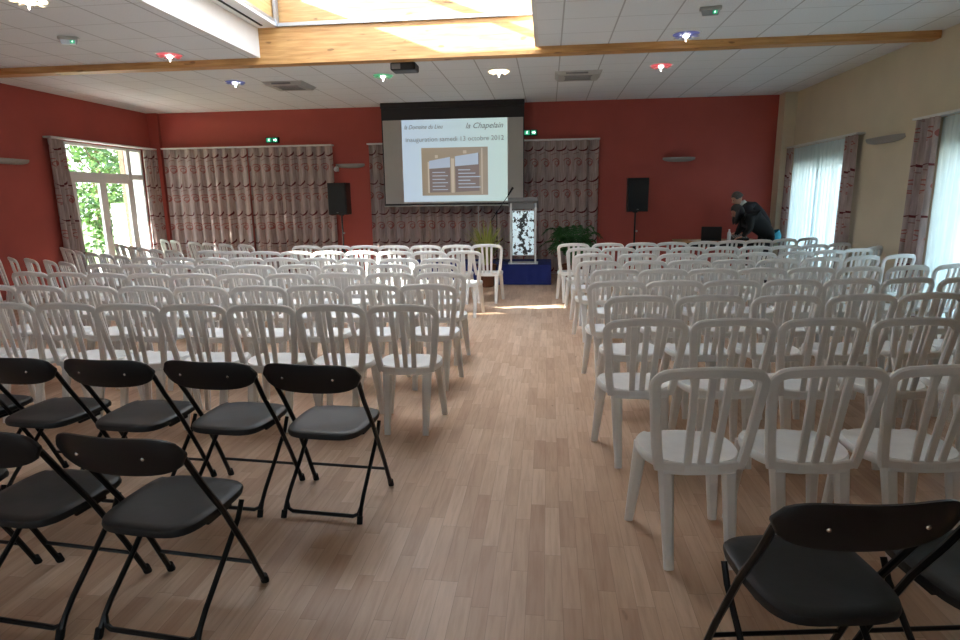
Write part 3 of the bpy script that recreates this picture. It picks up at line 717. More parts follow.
# microphone stands
ms = thing('microphone_stand', 'thin black boom microphone stand left of the lectern, reaching over it', 'microphone stand', (-.93, 11.13, .37))
MB().tube([(0, 0, .02), (0, 0, .93)], .009).build('pole', M['blackmt'], ms)
MB().tube([(-.10, 0, .78), (.0, 0, .93), (.22, -.02, 1.24)], .007).build('boom', M['blackmt'], ms)
MB().tube([(.215, -.02, 1.235), (.235, -.02, 1.265), (.30, -.03, 1.37)], .016, 8, [1, .9, 1.25]).build('microphone', M['blackrb'], ms)
MB().ball((.0, 0, .93), .018).build('clamp', M['blackrb'], ms)
for k in range(3):
    a = k * 2 * pi / 3 + .4; MB().tube([(0, 0, .08), (.24 * cos(a), .24 * sin(a), .008)], .008).build('leg', M['blackmt'], ms)
sp = thing('pole_stand', 'slim silver pole stand below the screen, left of the microphone', 'stand', (-1.27, 11.15, .37))
MB().tube([(0, 0, .02), (0, 0, 1.07)], .008).build('pole', M['alu'], sp)
MB().lathe([(.12, 0), (.12, .015), (.02, .03), (.012, .05)]).build('base', M['alu'], sp)
# spiky plant in pot, in front of the stage-left
pl = thing('potted_plant', 'spiky yellow-green plant in a brown pot at the stage front', 'potted plant', (-1.07, 10.62, 0))
MB().lathe([(.10, 0), (.13, .02), (.16, .34), (.175, .36), (.175, .40), (.155, .40), (.15, .37), (.01, .37)]).build('pot', M['terra'], pl)
MB().lathe([(.148, .365), (.148, .38), (.01, .385)], seg=16).build('soil', M['soil'], pl)
mb = MB(); rn = random.Random(5)
for k in range(64):
    a = rn.uniform(0, 2 * pi); sp_ = rn.uniform(.12, .55); h = rn.uniform(.50, .90); w = rn.uniform(.018, .030)
    P = []; ws = []
    for j in range(7):
        q = j / 6; rr = .03 + sp_ * q ** 1.7; z = .37 + h * (q - .12 * q * q * sp_ * 3); P.append((rr * cos(a), rr * sin(a), z)); ws.append((max(.05, (1 - q ** 2.2)), max(.1, 1 - q)))
    mb.sweep(P, [(-w, 0), (0, -.0025), (w, 0), (0, .0025)], side=(-cos(a) * .6, -sin(a) * .6, 1), scales=ws)
mb.build('foliage', M['spike'], pl)
# palm
pm = thing('potted_palm', 'bushy dark green palm in a brown pot right of the stage', 'potted plant', (.47, 11.0, 0))
MB().lathe([(.13, 0), (.15, .02), (.19, .30), (.205, .32), (.205, .36), (.18, .36), (.175, .33), (.01, .33)]).build('pot', M['terra'], pm)
MB().lathe([(.173, .325), (.173, .34), (.01, .345)], seg=16).build('soil', M['soil'], pm)
mb = MB(); stm = MB()
for k in range(48):
    a = rn.uniform(0, 2 * pi); R = rn.uniform(.2, .56); h = rn.uniform(.35, .78)
    P = []
    for j in range(9):
        q = j / 8; rr = .03 + R * q ** 1.2; z = .34 + h * sin(q * pi * .62) * 1.0 - .10 * q * q; P.append(Vector((rr * cos(a), rr * sin(a), z)))
    stm.tube(P, .005, 5, [1 - .7 * j / 8 for j in range(9)])
    for j in range(2, 9):
        for f_ in (0, .5):
            if j + f_ > 8: continue
            p = P[j].lerp(P[min(8, j + 1)], f_); t_ = (P[min(8, j + 1)] - P[j - 1]).normalized(); side = t_.cross(Vector((0, 0, 1))).normalized()
            for s_ in (-1, 1):
                L = .17 * (1 - .45 * abs(j / 8 - .5) * 2); tip = p + side * s_ * L * .8 + t_ * L * .6 - Vector((0, 0, L * .35))
                mdl = p.lerp(tip, .5) + Vector((0, 0, .012)); wv = t_ * .017
                mb.add([p, mdl - wv, tip, mdl + wv], [(0, 1, 2, 3)])
mb.build('foliage', M['palm'], pm, fixn=False); stm.build('stem', M['palm'], pm)

# loudspeakers on stands
def spk_stand(x, y, label, hz):
    t = thing('speaker_stand', label, 'speaker stand', (x, y, 0), group='speaker stands')
    MB().tube([(0, 0, .10), (0, 0, hz)], .016).build('pole', M['blackmt'], t)
    MB().tube([(0, 0, .55), (0, 0, .62)], .026).build('collar', M['blackrb'], t)
    MB().tube([(0, 0, hz - .02), (0, 0, hz)], .05).build('top_plate', M['blackmt'], t)
    MB().ball((.035, -.02, .9), .02).build('knob', M['lgrey'], t)
    for k in range(3):
        a = k * 2 * pi / 3 + pi / 2
        MB().tube([(0.02 * cos(a), .02 * sin(a), .58), (.28 * cos(a), .28 * sin(a), .25), (.42 * cos(a), .42 * sin(a), .012)], .011).build('leg', M['blackmt'], t)
def spk(x, y, z, label, rz):
    t = thing('loudspeaker', label, 'loudspeaker', (x, y, z), rz, group='loudspeakers')
    c = MB().add([(-.195, -.17, 0), (.195, -.17, 0), (.14, .17, 0), (-.14, .17, 0), (-.195, -.17, .62), (.195, -.17, .62), (.14, .17, .62), (-.14, .17, .62)], [(0, 3, 2, 1), (4, 5, 6, 7), (0, 1, 5, 4), (1, 2, 6, 5), (2, 3, 7, 6), (3, 0, 4, 7)])
    c.build('cabinet', M['blackpl'], t)
    MB().rbox(-.18, .18, -.185, -.17, .02, .60, .006).build('grille', M['speaker'], t)
    MB().box(-.02, .02, -.188, -.184, .035, .05).build('badge', M['grey'], t)
    MB().tube([(0, 0, -.0), (0, 0, .01)], .04).build('socket', M['blackmt'], t)
for (x, lab, lab2, rz) in ((-4.13, 'black loudspeaker between the left drapes and the screen', 'black tripod stand carrying the loudspeaker left of the screen', -.1), (1.66, 'black loudspeaker on the bare red wall right of the drapes', 'black tripod stand carrying the loudspeaker right of the drapes', .1)):
    spk_stand(x, 11.9, lab2, 1.27); spk(x, 11.9, 1.27, lab, rz)

# table with laptop, people
tb = thing('table', 'wood-topped table by the right end of the red wall with a laptop', 'table', (3.05, 11.35, 0))
MB().rbox(-.72, .72, -.36, .36, .73, .755, .008).build('tabletop', M['tabletop'], tb)
MB().box(-.66, .66, -.31, -.29, .66, .73).box(-.66, .66, .29, .31, .66, .73).build('apron', M['blackmt'], tb)
for sx in (-1, 1):
    for sy in (-1, 1): MB().tube([(sx * .62, sy * .3, .73), (sx * .66, sy * .33, 0)], .016).build('leg', M['blackmt'], tb)
lp = thing('laptop', 'open black laptop seen from behind on the wood-topped table', 'laptop', (2.93, 11.28, .756), radians(165))
MB().rbox(-.17, .17, -.12, .12, 0, .02, .005).build('base', M['blackpl'], lp)
MB().box(-.15, .15, -.06, .06, .0201, .0215).build('keyboard', M['dark'], lp)
MB().rbox(-.17, .17, -.006, .006, 0, .24, .005).build('lid', M['blackpl'], lp, (0, .12, .02), (radians(-12), 0, 0))
bt = thing('bottle', 'clear white-capped water bottle beside the laptop', 'bottle', (3.19, 11.12, .756))
MB().lathe([(.030, 0), (.033, .01), (.033, .13), (.028, .15), (.014, .175), (.013, .19)]).build('body', plain('frosted_pet', srgb(190, 196, 200), .2), bt)
MB().lathe([(.015, .188), (.015, .205), (.002, .207)]).build('cap', M['white'], bt)
mx = thing('audio_mixer', 'flat dark mixing desk on the table between the bottle and the person', 'mixer', (3.42, 11.33, .756))
MB().add([(-.14, -.13, 0), (.14, -.13, 0), (.14, .13, 0), (-.14, .13, 0), (-.14, -.13, .04), (.14, -.13, .04), (.14, .13, .09), (-.14, .13, .09)], [(0, 3, 2, 1), (4, 5, 6, 7), (0, 1, 5, 4), (1, 2, 6, 5), (2, 3, 7, 6), (3, 0, 4, 7)]).build('body', M['blackpl'], mx)
k_ = MB()
for i in range(6):
    for j in range(4): k_.tube([(-.11 + i * .044, -.09 + j * .055, .046 + j * .0105), (-.11 + i * .044, -.09 + j * .055, .064 + j * .0105)], .007, 6)
k_.build('knobs', M['lgrey'], mx)
pp = MB().box(-.12, .12, -.08, .08, 0, .006).build('papers', M['shirt'], None, (2.68, 11.3, .756), (0, 0, .3)); tag(pp, 'thin pile of white papers at the left end of the table', 'papers')

def skin_mesh(name, joints, edges, mat, parent, root=0, sub=2):
    me = bpy.data.meshes.new(name); me.from_pydata([j[0] for j in joints], edges, [])
    o = bpy.data.objects.new(name, me); COL.objects.link(o)
    s_ = o.modifiers.new('skin', 'SKIN'); s_.use_smooth_shade = True
    for i, j in enumerate(joints):
        r = j[1]; v = me.skin_vertices[0].data[i]; v.radius = r if isinstance(r, tuple) else (r, r); v.use_root = (i == root)
    u = o.modifiers.new('sub', 'SUBSURF'); u.levels = sub; u.render_levels = sub
    bpy.context.view_layer.update()
    m2 = bpy.data.meshes.new_from_object(o.evaluated_get(bpy.context.evaluated_depsgraph_get())); bpy.data.objects.remove(o)
    m2.name = name; m2.materials.clear(); m2.materials.append(mat)
    for p in m2.polygons: p.use_smooth = True
    r = bpy.data.objects.new(name, m2); COL.objects.link(r); r.parent = parent
    return r
def head(parent, c, fwd, skin, hair, long_hair, up=(0, 0, 1)):
    """a head with brow, nose, mouth, chin, ears; c its centre, fwd where it looks"""
    f = Vector(fwd).normalized(); u = Vector(up); u = (u - f * u.dot(f)).normalized(); s = u.cross(f).normalized()
    Mx = Matrix((s, f, u)).transposed().to_4x4(); Mx.translation = Vector(c)
    mb = MB(); seg = 20; rings = 16; V = []
    for i in range(rings + 1):
        th = pi * i / rings; z = -cos(th); r = max(sin(th), 1e-3)
        for k in range(seg):
            a = 2 * pi * k / seg; x = r * cos(a) * .075; y = r * sin(a) * .095; zz = z * .118
            if zz < 0: x *= 1 + zz * 2.6; y = y * (1 + zz * 1.2) + (.01 if y > 0 else -zz * .25)
            if y > 0:
                if abs(x) < .02 and -.035 < zz < .01: y += .018 * (1 - abs(x) / .02)        # nose
                if .02 < abs(x) < .045 and -.0 < zz < .03: y -= .007                        # eye sockets
            V.append((x, y, zz))
    F = [(i * seg + k, i * seg + (k + 1) % seg, (i + 1) * seg + (k + 1) % seg, (i + 1) * seg + k) for i in range(rings) for k in range(seg)]
    mb.add(V, F, True); mb.ball((-.078, -.005, -.005), .022, 8, 6, (.4, .8, 1.3)); mb.ball((.078, -.005, -.005), .022, 8, 6, (.4, .8, 1.3))
    mb.xf(Mx); h = mb.build('head', skin, parent)
    e = MB().ball((-.031, .083, .012), .009, 8, 6).ball((.031, .083, .012), .009, 8, 6).xf(Mx); e.build('eyes', M['dark'], h)
    mo = MB().ball((0, .086, -.058), .012, 10, 6, (1.9, .5, .35)).xf(Mx); mo.build('mouth', plain('lip_skin', srgb(150, 84, 78), .6), h)
    V = []
    hb = MB()
    for i in range(rings + 1):
        th = pi * i / rings
        for k in range(seg):
            a = 2 * pi * k / seg; z = -cos(th) * .132; r = sin(th)
            x = r * cos(a) * .092; y = r * sin(a) * .108 - .014
            low = -.02 if not long_hair else -.30
            if y > .045 and z < .055: y = .045 - (.055 - z) * .2; x *= .95
            if z < low * .6 and not long_hair: z = low * .6 - .005; x *= .8; y = min(y, -.02)
            V.append((x, y, z))
    hb.add(V, [(i * seg + k, i * seg + (k + 1) % seg, (i + 1) * seg + (k + 1) % seg, (i + 1) * seg + k) for i in range(rings) for k in range(seg)], True)
    if long_hair:
        for k in range(15):
            a = pi + pi * (k / 14.0); x, y = cos(a) * .078, sin(a) * .085
            # falls straight down in world space
            p0 = Mx @ Vector((x, y - .01, .03)); hb2 = MB().tube([p0, p0 + Vector((-.01, 0, -.10)), p0 + Vector((-.02, 0, -.20)), p0 + Vector((-.015, 0, -.27))], .024, 6, [1, 1.1, .9, .3])
            hb2.xf(Mx.inverted()); hb.add(hb2.v, hb2.f, True)
    hb.xf(Mx); hb.build('hair', hair, parent)
def hand(parent, wrist, direction, up, mat, s_=1):
    d = Vector(direction).normalized(); u = Vector(up); u = (u - d * u.dot(d)).normalized(); sd = d.cross(u)
    w = Vector(wrist); J = [(w, (.026, .018)), (w + d * .05, (.036, .014)), (w + d * .09, (.034, .012))]; E = [(0, 1), (1, 2)]
    root = skin_mesh('hand', [(tuple(j[0]), j[1]) for j in J], E, mat, parent)
    for q, (off, L) in enumerate(((-.027, .060), (-.009, .072), (.010, .068), (.027, .052))):
        p = w + d * .085 + sd * off * s_
        mb = MB().tube([p - d * .02, p, p + d * L * .5 - u * .006, p + d * L * .85 - u * .022, p + d * L - u * .036], .0085, 6, [1, 1, .95, .85, .5]); mb.build('finger', mat, root)
    p = w + d * .03 - sd * .03 * s_
    MB().tube([p + sd * .012 * s_, p - sd * .012 * s_ + d * .02, p - sd * .022 * s_ + d * .05 - u * .012], .010, 6, [1, .95, .6]).build('thumb', mat, root)
def person(label, base, pel, waist, chest, neck, headc, look, cloth, trous, hair, lh, hands, jacket_r=1.0, yaw=0):
    """joints are world offsets from base; the person faces -X"""
    t = thing('person', label, 'person', base)
    y = .13; hipw = .09; sw = .17
    P, W, C, N, H = [Vector(v) for v in (pel, waist, chest, neck, headc)]
    # trousers: one continuous pair of legs with pelvis
    J = [(P, (.14, .13))]; E = []
    for s_ in (-1, 1):
        hip = P + Vector((-.02, s_ * hipw, -.05)); kn = Vector((P.x - .07 * 1, s_ * .11, .50)); an = Vector((P.x + .02, s_ * .12, .10))
        i = len(J); J += [(hip, .095), (kn, .062), (an, .048)]; E += [(0, i), (i, i + 1), (i + 1, i + 2)]
    # body: legs, trunk, arms in one skin
    i0 = len(J); J += [(W, .165 * jacket_r), (C, .185 * jacket_r), (C.lerp(N, .6), .12), (N, .058)]; E += [(0, i0), (i0, i0 + 1), (i0 + 1, i0 + 2), (i0 + 2, i0 + 3)]
    for s_, hd in zip((-1, 1), hands):
        hd = Vector(hd); sh = C.lerp(N, .45) + Vector((0, s_ * sw, -.02)); el = sh.lerp(hd, .52) + Vector((.06, s_ * .04, -.02)); wr = hd
        i = len(J); J += [(sh, .085), (el, .062), (wr, .040)]; E += [(i0 + 2, i), (i, i + 1), (i + 1, i + 2)]
    body = skin_mesh('body', [(tuple(j[0]), j[1]) for j in J], E, cloth, t)
    body.data.materials.append(trous); body.data.materials.append(M['skin'])
    for p in body.data.polygons:
        z = p.center.z
        if z < P.z - .10 and p.center.x > P.x - .16: p.material_index = 1
        elif (p.center - N).length < .05: p.material_index = 2
    for s_ in (-1, 1):
        an = Vector((P.x + .02, s_ * .12, 0))
        mb = MB().sweep([an + Vector((.05, 0, .045)), an + Vector((0, 0, .05)), an + Vector((-.09, 0, .035)), an + Vector((-.17, 0, .026)), an + Vector((-.20, 0, .02))], rprof(.09, .08, .3), side=(0, 0, 1), scales=[(.7, .9), (1, 1.15), (1, .8), (.95, .6), (.6, .4)])
        mb.build('shoe', M['shoe'], t)
    head(t, H, look, M['skin'], hair, lh, up=(-look[2], 0, -look[0]) if abs(look[2]) > .1 else (0, 0, 1))
    for s_, hd in zip((-1, 1), hands): hand(t, hd, (-.85, -s_ * .1, -.25), (0, 0, 1), M['skin'], s_)
    return t, P, N
p1, P, N = person('person in black bending low over the table, long dark hair hanging down', (3.93, 11.3, 0), (.02, 0, .86), (-.11, 0, .97), (-.34, 0, 1.14), (-.47, 0, 1.22), (-.58, 0, 1.27), (-.75, 0, -.66), M['blackcl'], M['jean'], M['hairB'], True, [(-.52, -.20, .83), (-.54, .15, .83)])
MB().sweep([(P.x + .02, 0, P.z - .10), (P.x + .05, 0, P.z - .03), (P.x + .02, 0, P.z + .02)], [(.15 * cos(a * pi / 8), .135 * sin(a * pi / 8)) for a in range(16)], side=(1, 0, 0), caps=False).build('shirt_hem', M['cyan'], p1)
p2, P, N = person('grey-haired person in a dark suit and white collar leaning forward behind the woman in black', (4.08, 11.88, 0), (.0, 0, .96), (-.14, 0, 1.14), (-.34, 0, 1.29), (-.48, 0, 1.40), (-.57, 0, 1.49), (-.80, 0, -.60), M['darkcl'], M['darkcl'], M['hairG'], False, [(-.50, -.26, .86), (-.50, .10, .86)])
p2['label'] = 'grey-haired person in a dark suit with white collar, behind the long-haired person'
cl = MB().sweep([(-.425, 0, 1.345), (-.455, 0, 1.38), (-.49, 0, 1.415)], [(.078 * cos(a * pi / 8), .074 * sin(a * pi / 8)) for a in range(16)], caps=False)
cl.build('collar', M['shirt'], p2)

# ------------------------------------------------------------------ wall & ceiling fittings
M['lampgrey'] = plain('grey_lamp_enamel', srgb(152, 150, 146), .5)
def sconce(label, loc, rz, L=.60):
    """half-boat uplight; local X along the wall, local -Y out of the wall"""
    V = []; n = 16; m = 8
    for i in range(n + 1):
        u = -1 + 2 * i / n; w = .11 * sqrt(max(0.02, 1 - (abs(u) ** 3)))
        for j in range(m + 1):
            a = pi / 2 * j / m; V.append((u * L / 2, -w * cos(a) - 0.0, -.085 * (.35 + .65 * (w / .11)) * sin(a)))
    F = [(i * (m + 1) + j, i * (m + 1) + j + 1, (i + 1) * (m + 1) + j + 1, (i + 1) * (m + 1) + j) for i in range(n) for j in range(m)]
    t = thing('wall_lamp', label, 'wall lamp', loc, rz, group='boat-shaped wall lamps')
    MB().add(V, F, True).build('shade', M['lampgrey'], t)
    MB().box(-L * .42, L * .42, -.02, 0, -.05, -.005).build('back_plate', M['lgrey'], t)
    MB().tube([(-L * .3, -.045, -.02), (L * .3, -.045, -.02)], .012).build('lamp_tube', M['white'], t)
sconce('grey boat-shaped wall lamp beside the loudspeaker left of the screen', (-4.09, YB - .0, 2.29), 0, .62)
sconce('grey boat-shaped wall lamp on the bare red wall above the right loudspeaker', (2.54, YB - .0, 2.29), 0, .62)
sconce('grey boat-shaped wall lamp on the cream wall between two voile windows', (XR, 9.02, 2.30), -pi / 2, .95)
sconce('grey wall lamp on the red left wall at the picture edge', (XL, 8.86, 2.26), pi / 2, .80)
se = thing('motion_sensor', 'small round white sensor under the wall lamp left of the screen', 'sensor', (-4.38, YB, 2.18))
MB().rbox(-.04, .04, -.04, 0, -.04, .06, .008).build('bracket', M['white'], se)
MB().ball((0, -.07, 0), .048, 14, 10).build('dome', M['white'], se)

EM = {}
def lampmat(k, col, st):
    if k not in EM: EM[k] = emit('glow_' + k, col, st)
    return EM[k]
def downlight(label, x, y, col, key, core=(1, .95, .85, 1), lit=3.0):
    t = thing('ceiling_spotlight', label, 'ceiling light', (x, y, CEIL), random.uniform(0, 1.5), group='recessed ceiling spotlights')
    MB().lathe([(.172, -.001), (.172, -.007), (.165, -.010), (.152, -.008), (.150, -.001)], seg=28).build('trim_ring', M['white'], t)
    MB().lathe([(.150, -.006), (.13, -.012), (.06, -.016), (.01, -.017)], seg=24).build('reflector', lampmat(key, col, lit), t)
    fl = MB()
    for k in range(8):
        a = k * pi / 4; r0, r1 = .05, .16
        fl.add([(r0 * cos(a), r0 * sin(a), -.020), (.11 * cos(a + .16), .11 * sin(a + .16), -.040), (r1 * cos(a), r1 * sin(a), -.026), (.11 * cos(a - .16), .11 * sin(a - .16), -.040), (.11 * cos(a), .11 * sin(a), -.022)], [(0, 1, 4), (1, 2, 4), (2, 3, 4), (3, 0, 4), (0, 3, 2, 1)])
    fl.build('glass_petals', M['petal_' + key] if 'petal_' + key in M else M['glass'], t)
    MB().lathe([(.034, -.017), (.036, -.03), (.022, -.042), (.007, -.05), (.006, -.085), (.002, -.088)], seg=14).build('bulb', lampmat('core', core, 9), t)
M['petal_red'] = plain('ruby_glass', srgb(236, 150, 150), .15, spec=.8); M['petal_blue'] = plain('blue_glass', srgb(170, 176, 214), .15, spec=.8); M['petal_green'] = plain('green_glass', srgb(160, 214, 176), .15, spec=.8); M['petal_warm'] = plain('clear_crystal', srgb(235, 228, 215), .1, spec=.8)
downlight('round ceiling spotlight glowing warm white at the top left corner', -4.77, 5.50, (1, .85, .6, 1), 'warm')
downlight('red-tinted ceiling spotlight just in front of the beam, left of the skylight', -4.81, 7.68, (.55, .10, .12, 1), 'red', lit=.45)
downlight('blue-tinted ceiling spotlight behind the beam at the left', -4.90, 9.50, (.10, .11, .28, 1), 'blue', lit=.3)
downlight('green-tinted ceiling spotlight behind the beam near the projector', -2.50, 9.42, (.08, .34, .18, 1), 'green', lit=.4)
downlight('warm white ceiling spotlight above the projection screen', -.74, 9.43, (1, .85, .62, 1), 'warm')
downlight('red-tinted ceiling spotlight behind the beam at the right', 1.60, 9.42, (.55, .10, .12, 1), 'red', lit=.45)
downlight('blue-tinted ceiling spotlight in front of the beam at the right', 1.58, 7.72, (.10, .11, .28, 1), 'blue', lit=.3)
def cassette(label, x, y, w, d, rz=0, drop=.05):
    t = thing('ceiling_vent', label, 'ceiling vent', (x, y, CEIL), rz, group='ceiling air units')
    MB().add([(-w / 2, -d / 2, 0), (w / 2, -d / 2, 0), (w / 2, d / 2, 0), (-w / 2, d / 2, 0), (-w / 2 + .05, -d / 2 + .04, -drop), (w / 2 - .05, -d / 2 + .04, -drop), (w / 2 - .05, d / 2 - .04, -drop), (-w / 2 + .05, d / 2 - .04, -drop)], [(0, 1, 2, 3), (4, 7, 6, 5), (0, 4, 5, 1), (1, 5, 6, 2), (2, 6, 7, 3), (3, 7, 4, 0)]).build('casing', M['lgrey'], t)
    for q in (-1, 1): MB().box(-w * .3, w * .3, q * d * .26 - .02, q * d * .26 + .02, -drop - .003, -drop + .002).build('air_slot', M['grey'], t)
    MB().box(-w * .27, w * .20, -d / 2 + .012, -d / 2 + .030, -drop * .8, -drop * .4).build('front_slot', M['grey'], t)
    g_ = MB()
    for k in range(5): g_.box(-w * .28, w * .28, -d * .16 + k * .05, -d * .16 + k * .05 + .012, -drop - .004, -drop + .002)
    g_.build('grille', M['grey'], t)
cassette('pale ceiling air unit left of the projector, behind the beam', -4.18, 9.90, .66, .62)
cassette('pale ceiling air unit right of the projection screen, behind the beam', .44, 9.90, .70, .62)
# exit signs
M['green'] = emit('exit_green', (.02, .30, .15, 1), .5); M['exw'] = emit('exit_white', (.75, .9, .8, 1), 1.5)
def man(mb, x, z, s_, y):
    """running figure"""
    mb.ball((x + .2 * s_, y, z + .8 * s_), .13 * s_, 8, 6, (1, .2, 1))
    for a, b, r in (((.12, .62), (-.02, .15), .11), ((-.02, .15), (.30, -.12), .07), ((.30, -.12), (.22, -.5), .06), ((-.02, .15), (-.22, -.22), .07), ((-.22, -.22), (-.55, -.3), .06), ((.10, .55), (.42, .35), .05), ((.10, .55), (-.25, .42), .05), ((-.25, .42), (-.38, .15), .045)):
        mb.tube([(x + a[0] * s_, y, z + a[1] * s_), (x + b[0] * s_, y, z + b[1] * s_)], r * s_, 6)
def exit_wall(label, x, z):
    t = thing('exit_sign', label, 'exit sign', (x, YB - .03, z), group='pairs of exit lights on the back wall')
    MB().rbox(-.14, .14, -.02, .03, -.055, .055, .006).build('housing', M['dark'], t)
    MB().box(-.118, -.012, -.026, -.02, -.042, .042).box(.02, .115, -.026, -.02, -.042, .042).build('panel', M['green'], t)
    m_ = MB(); man(m_, -.065, -.006, .042, -.028); m_.build('running_figure', M['exw'], t)
    MB().add([(.035, -.028, -.012), (.075, -.028, -.012), (.075, -.028, -.032), (.105, -.028, 0), (.075, -.028, .032), (.075, -.028, .012), (.035, -.028, .012)], [tuple(range(7))]).build('arrow', M['exw'], t, fixn=False)
exit_wall('small green and white exit sign above the left drapes', -5.73, 2.80)
exit_wall('small green and white exit sign at the upper right of the screen', -.36, 2.82)
def exit_ceil(label, x, y, rz):
    t = thing('exit_sign', label, 'exit sign', (x, y, CEIL), rz, group='exit lights on the ceiling'); t.scale = (.62, .62, .62)
    MB().rbox(-.17, .17, -.05, .05, -.05, 0, .01).build('housing', M['lgrey'], t)
    MB().add([(-.14, -.03, -.05), (.14, -.03, -.05), (.12, -.015, -.13), (-.12, -.015, -.13), (-.14, .03, -.05), (.14, .03, -.05), (.12, .015, -.13), (-.12, .015, -.13)], [(0, 1, 2, 3), (4, 7, 6, 5), (0, 3, 7, 4), (1, 5, 6, 2), (3, 2, 6, 7)]).build('diffuser', M['alu'], t)
    m_ = MB().add([(.03, -.032, -.06), (.11, -.032, -.06), (.10, -.022, -.115), (.03, -.022, -.115)], [(0, 1, 2, 3)]); m_.build('panel', M['green'], t, fixn=False)
    m2 = MB(); man(m2, .067, -.088, .028, -.030); m2.build('running_figure', M['exw'], t)
exit_ceil('emergency exit light on the ceiling tiles at the upper left', -5.40, 6.72, .3)
exit_ceil('emergency exit light with green panel at the top right of the ceiling', 1.60, 6.72, -.1)
# projector
pj = thing('projector', 'black projector hanging from the ceiling just behind the wooden beam', 'projector', (-1.93, 8.42, 0))
MB().rbox(-.17, .17, -.13, .13, 3.235, 3.335, .02).build('body', M['blackpl'], pj)
MB().tube([(0, 0, 3.33), (0, 0, 3.40)], .02).build('mount', M['blackmt'], pj)
MB().lathe([(.035, .13), (.035, .15), (.02, .155)], (.08, 0, 3.285), 14, 'y').build('lens', M['chrome'], pj)
MB().box(-.15, -.03, -.134, -.13, 3.25, 3.32).build('vent_grille', M['grey'], pj)

# ------------------------------------------------------------------ outside
struct(MB().box(-60, XL - .3, -30, 60, -.25, -.14).build('ground_left', M['lawn']))
struct(MB().box(XL - 3.6, XL - .31, -5, 20, -.139, -.06).build('terrace_paving', M['paving']))
struct(MB().box(XR + .31, 40, -30, 60, -.25, -.14).build('ground_right', M['paving']))
def tree(label, x, y, h, r, n, mat, seed, ls=.11, low=.25):
    rn = random.Random(seed); t = thing('leafy_tree', label, 'tree', (x, y, -.14), group='trees outside the garden window')
    tk = MB().tube([(0, 0, 0), (.05, .02, h * .3), (-.03, 0, h * .6), (0, .03, h * .85)], .09, 8, [1.2, 1, .7, .3])
    blobs = [(Vector((rn.uniform(-.6, .6) * r, rn.uniform(-.6, .6) * r, h * rn.uniform(low, .95))), r * rn.uniform(.35, .6)) for _ in range(14)]
    for b, rr in blobs[:9]: tk.tube([(0, 0, b.z * .6), tuple(b)], .03, 5, [1, .4])
    tk.build('trunk', M['bark'], t)
    mb = MB()
    for k in range(n):
        b, rr = blobs[k % len(blobs)]; d = Vector((rn.gauss(0, 1), rn.gauss(0, 1), rn.gauss(0, 1))).normalized() * rr * rn.uniform(.3, 1) ** .5; p = b + d
        if p.z < .1: continue
        a = Vector((rn.gauss(0, 1), rn.gauss(0, 1), rn.gauss(0, .6))).normalized() * ls; c = a.cross(Vector((rn.gauss(0, 1), rn.gauss(0, 1), rn.gauss(0, 1)))).normalized() * ls * .55
        mb.add([p - a, p - c * .9, p + a, p + c * .9], [(0, 1, 2, 3)])
    mb.build('foliage', mat, t, fixn=False)
tree('bright green leafy tree filling the left pane of the garden window', -14.2, 18.2, 5.0, 1.9, 3600, M['leafA'], 1, low=.12)
tree('darker leafy tree behind the upper panes of the garden window', -25.0, 31.5, 12.0, 4.2, 4200, M['leafB'], 2, .14)
tree('green tree seen through the middle panes of the garden window', -17.6, 23.9, 6.0, 2.3, 3200, M['leafA'], 3, .12, low=.12)
tree('unseen tree added on the lawn to shade the garden window from sun', -13.5, 10.3, 6.0, 1.7, 4200, M['leafB'], 4, low=.15)  # out-of-view tree placed to block sun on the back drapes
pg = MB().rbox(-.07, .07, -.07, .07, 0, 3.1, .01).build('wooden_post', M['bark'], None, (-11.4, 15.55, -.14)); tag(pg, 'upright wooden post outside behind the right part of the garden window', 'post')
gw = struct(MB().box(-13.5, -9.9, 17.6, 17.9, -.14, 1.55).build('wall_garden', plain('white_garden_wall', srgb(232, 228, 220), .9)))

# ------------------------------------------------------------------ camera, light, world
cam = bpy.data.cameras.new('camera'); co = bpy.data.objects.new('camera', cam); COL.objects.link(co)
f_, pitch, yaw, roll, h_ = 600., .2000, .1131, .0131, 1.553
F = Vector((-sin(yaw) * cos(pitch), cos(yaw) * cos(pitch), -sin(pitch))); R0 = Vector((cos(yaw), sin(yaw), 0)); U0 = R0.cross(F)
R = R0 * cos(roll) - U0 * sin(roll); U = U0 * cos(roll) + R0 * sin(roll)
mw = Matrix((R, U, -F)).transposed().to_4x4(); mw.translation = Vector((0, 0, h_)); co.matrix_world = mw
cam.sensor_width = 36; cam.lens = f_ * 36 / 960; cam.clip_start = .05; cam.clip_end = 300
SC.camera = co
d = Vector((.90, .26, -.34))
sun = bpy.data.lights.new('sun', 'SUN'); sun.energy = 36; sun.angle = radians(.6); sun.color = (1, .95, .87)
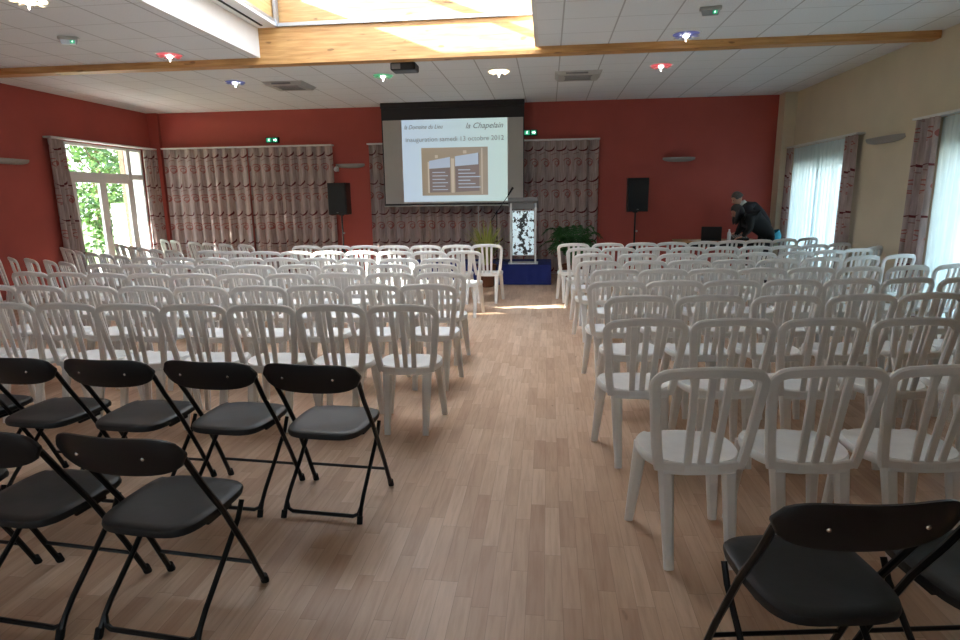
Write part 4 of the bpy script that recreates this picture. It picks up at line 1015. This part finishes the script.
so = bpy.data.objects.new('sun', sun); COL.objects.link(so); so.rotation_euler = d.to_track_quat('-Z', 'Y').to_euler(); so.location = (-20, -6, 9)
def portal(name, loc, d, sx, sy):
    l = bpy.data.lights.new(name, 'AREA'); l.shape = 'RECTANGLE'; l.size = sx; l.size_y = sy; l.cycles.is_portal = True
    o = bpy.data.objects.new(name, l); COL.objects.link(o); o.location = loc; o.rotation_euler = Vector(d).to_track_quat('-Z', 'Z' if abs(d[2]) < .5 else 'Y').to_euler()
portal('portal_skylight', ((SX0 + SX1) / 2, (SY0 + SY1) / 2, ZT + .08), (0, 0, -1), SX1 - SX0, SY1 - SY0)
portal('portal_window', (XL - .2, (LW[0] + LW[1]) / 2, 1.3), (1, 0, 0), 2.1, 2.6)
for w_ in (RW1, RW2): portal('portal_window', (XR + .28, (w_[0] + w_[1]) / 2, 1.1), (-1, 0, 0), w_[1] - w_[0], 2.2)
for w_ in ADDED_FWS: portal('portal_window', ((w_[0] + w_[1]) / 2, YF - .25, 1.4), (0, 1, 0), w_[1] - w_[0], 2.2)
W = bpy.data.worlds.new('sky'); SC.world = W; W.use_nodes = True
nt = W.node_tree; bg = nt.nodes['Background']; tc = nt.nodes.new('ShaderNodeTexCoord'); sp_ = nt.nodes.new('ShaderNodeSeparateXYZ'); nt.links.new(tc.outputs['Generated'], sp_.inputs[0])
rp = nt.nodes.new('ShaderNodeValToRGB'); nt.links.new(sp_.outputs[2], rp.inputs[0]); e = rp.color_ramp.elements
e[0].position = 0.0; e[0].color = (.86, .93, 1, 1); e[1].position = .8; e[1].color = (.55, .74, 1, 1)
nt.links.new(rp.outputs[0], bg.inputs[0]); bg.inputs[1].default_value = 3.2
SC.view_settings.view_transform = 'Standard'; SC.view_settings.look = 'None'; SC.view_settings.gamma = 1; SC.view_settings.use_curve_mapping = False
SC.view_settings.exposure = 1.30
SC.cycles.use_denoising = True
SC.cycles.max_bounces = 10; SC.cycles.diffuse_bounces = 6; SC.cycles.sample_clamp_indirect = 8; SC.cycles.caustics_reflective = False; SC.cycles.caustics_refractive = False
